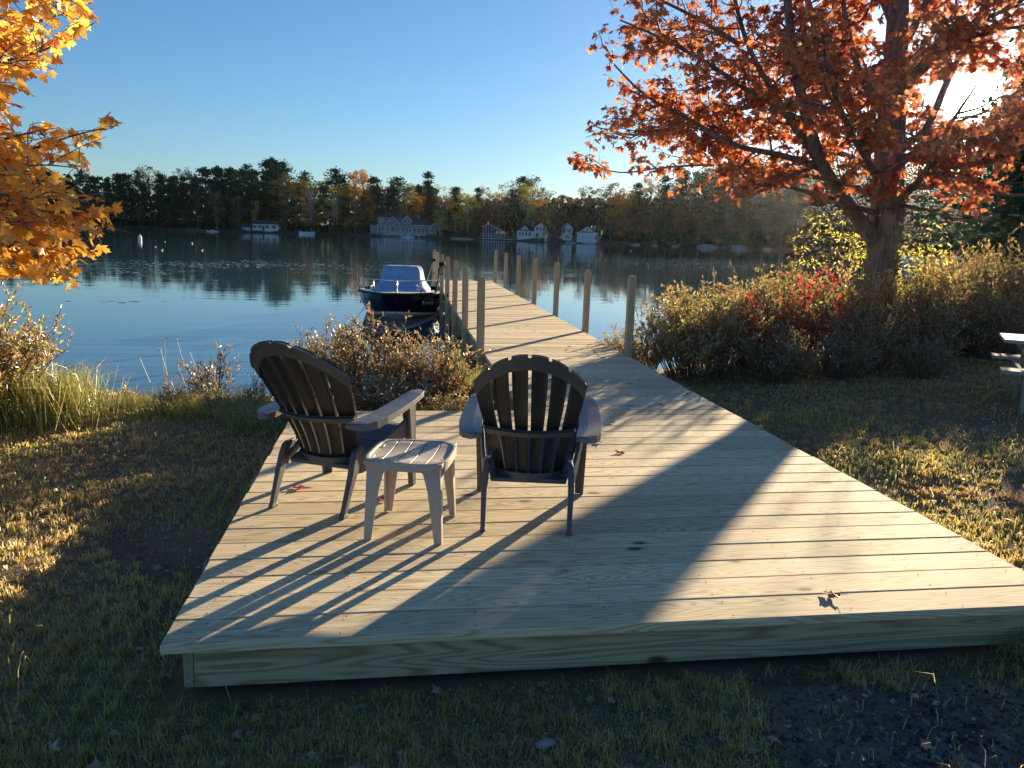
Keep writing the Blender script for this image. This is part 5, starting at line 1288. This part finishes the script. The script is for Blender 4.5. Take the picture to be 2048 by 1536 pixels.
far_boat('small white skiff on the shore at far left, under the golden boughs', 160, -2, 5, .6)
far_boat('white rowing boat drawn up before the big grey house', 817, -2.5, 5, .6)
far_boat('pale skiff on the shore left of the low white cottage', 425, -2, 5, .5)
far_boat('white pontoon boat moored in the cove behind the right bank bushes', 1850, 0, 8, 1, True, .1, 92)
def far_dock(label, px, dd, w, h=.45, mat='trimw', D=None):
    loc, rz = frame_at(px, dd, WATER); t = thing('far_dock', label, 'dock', loc, rz)
    mb = MB(); mb.box((-w/2, -1, h), (w/2, 1, h+.16)); mb.obj('decking', M[mat], t); mb = MB()
    for k in range(5): x = -w/2+.3+k*(w-.6)/4; mb.box((x-.08, -.98, -1), (x+.08, -.82, h)); mb.box((x-.08, .8, -1), (x+.08, .96, h))
    mb.obj('piles', M['oldwood'], t)
far_dock('low pale dock in front of the big grey house', 786, -3, 10)
far_dock('dark low dock on the shore left of low white cottage', 395, -2, 9, .4, 'oldwood')
far_dock('long white dock in front of the open boat shelter', 1010, -2.5, 11)
far_dock('short dock at far left under the golden boughs', 20, -6, 16, .6, 'oldwood')
far_dock('small pale dock beside the left end of the grey house', 772, -5, 4, .7, 'oldwood')
mb = MB()
loc, rz = frame_at(945, 0, -.5); mb.loft([[(-9, -2, -.25), (7, -2.5, -.25), (7, 3, .35), (-9, 3, .35)], [(-9, -2, -.10), (7, -2.4, -.08), (7, 3, .55), (-9, 3, .5)]])
o = mb.obj('beach', simple('pale_sand', (.42, .40, .36), .9, .1, 1), loc=loc, rot=(0, 0, rz)); o['kind'] = 'structure'
def buoy(label, px, py, r, h=None):
    p = onz(px, py, WATER); mb = MB(); hh = h or r*1.6; rings = []
    for f, q in ((-.3, .6), (0, .95), (.25, 1), (.6, .9), (.85, .55), (1, .12)): rings.append([(r*q*math.cos(a*.7854), r*q*math.sin(a*.7854), hh*f) for a in range(8)])
    mb.loft(rings); tag(mb.obj('buoy', M['white'], smooth=True, loc=tuple(p)), label, 'buoy', 'white buoys on the lake')
buoy('largest white mooring buoy, right of the golden boughs', 280, 480, .26, .75)
for px, py, r, lab in ((384, 487, .18, 'tiny white buoy under the far pines'), (404, 501, .15, 'tiny white buoy nearest the middle of the dark reflection'), (324, 501, .15, 'tiny white buoy a little right of the large buoy'), (311, 494, .12, 'tiniest white buoy close to the large buoy'), (330, 484, .12, 'faint white buoy below the pine trunks'), (1262, 502, .22, 'white buoy right of the white boathouse'), (920, 466.5+14, .16, 'tiny white buoy before the far beach')):
    buoy(lab, px, py, r*.5)
for px, lab in ((803, 'white marker post in the water left of the other, before the grey house'), (838, 'taller white marker post in the water before the porch of grey house'), (188, 'white marker post in the water under golden boughs')):
    loc, rz = frame_at(px, -14, WATER); mb = MB(); mb.tube([(0, 0, -1), (0, 0, 1.5), (0, 0, 1.9)], [.16, .16, .08], 8); tag(mb.obj('marker_post', M['white'], loc=loc), lab, 'marker post', 'white marker posts')
for px, dd, sx, sz, lab in ((1418, -3, 3.2, 1.2, 'large slanting grey boulder on the far shore behind red maple'), (1482, -3, 2.6, .9, 'broad boulder right of the slanting one'), (1400, -3, 1.2, .5, 'small boulder left of the slanting one'), (1450, -3, 1.4, .5, 'small flat boulder between the two large boulders'), (1350, -3, 1.2, .5, 'low boulder on far shore right of the boathouse'), (1270, -2, 1.5, .6, 'boulder nearest the white boathouse on its right'), (1143, -10, 2.0, .55, 'pale rock in the water left of the boathouse front'), (1180, -14, 2.2, .5, 'dark rock in the water in front of boathouse'), (1535, -3, 1.6, .6, 'boulder farthest right on the visible rocky shore'), (1312, -3, 1.0, .4, 'little rock on the far shore under the rust tree')):
    loc, rz = frame_at(px, dd, WATER+.1); rock('boulder', lab, loc, sx, sx*.7, sz, int(px), 'boulders on the rocky far shore')

# lily pads on the lake
gn = np.random.default_rng(31); P = []
for cx_, cy_, sx, sy, n in ((430, 527, 150, 4, 260), (1330, 519, 120, 5, 420), (1500, 528, 160, 6, 1300), (1650, 530, 120, 6, 900), (1180, 520, 100, 5, 120), (300, 545, 60, 3, 60), (240, 603, 30, 2, 9), (560, 532, 120, 4, 140)):
    for _ in range(n):
        px_, py_ = gn.normal(cx_, sx), gn.normal(cy_, sy)
        if py_ < 441.7+.02914*px_+30: continue
        q = onz(px_, py_, WATER+.006); 
        if q[1] < shore(q[0])+1.5: continue
        P.append(q)
P = np.array(P); n = len(P)
T = [(math.cos(a)*.5, math.sin(a)*.5, 0) for a in np.linspace(.35, 5.93, 8)]
A = gn.normal(size=(n, 3))*[1, 1, 0]; N = np.tile([0, 0, 1.], (n, 1))+gn.normal(size=(n, 3))*.03
V, F = leaves(P, A, N, gn.uniform(.10, .22, n), T, [tuple(range(8))])
o = link('lily_pads', mesh_np('lily_pads', V, [F], M['lilypad'] if 'lilypad' in M else simple('lily_pad', (.34, .37, .33), .22, .25, .5))); tag(o, 'thin scatter of lily pads floating on the lake', 'lily pads', kind='stuff')
for q in protos.values(): pass

# the sun itself, far beyond everything, and the evening haze
def emis(name, col, st):
    b = NB(name); e = b.n('Emission'); b.set(e.inputs[0], col); e.inputs[1].default_value = st; t = b.n('BsdfTransparent'); a = b.n('AddShader'); b.t.links.new(e.outputs[0], a.inputs[0]); b.t.links.new(t.outputs[0], a.inputs[1]); return b.done(a.outputs[0])
D_ = 5200.0; rs = D_*math.tan(R_(1.45)); mb = MB(); rings = []
for j in range(1, 16):
    a = math.pi*j/16; rings.append([(rs*math.sin(a)*math.cos(t*math.pi/16), rs*math.sin(a)*math.sin(t*math.pi/16), -rs*math.cos(a)) for t in range(32)])
mb.loft(rings); o = mb.obj('sun', emis('sun_glow', (1.0, .86, .58), 12.0), loc=tuple(CAM+SUND*D_)); o['kind'] = 'structure'
if HAZE:
    mb = MB(); mb.box((-620, -30, -4.5), (620, 640, 60)); b = NB('evening_haze'); v = b.n('VolumePrincipled')
    b.set(v.inputs['Color'], (.80, .90, 1.0)); v.inputs['Density'].default_value = HAZE; v.inputs['Anisotropy'].default_value = HAZE_G
    b.t.links.new(v.outputs[0], b.out.inputs[1]); o = mb.obj('haze', b.m); o['kind'] = 'stuff'; o['label'] = 'thin warm evening haze over the lake'; o['category'] = 'haze'
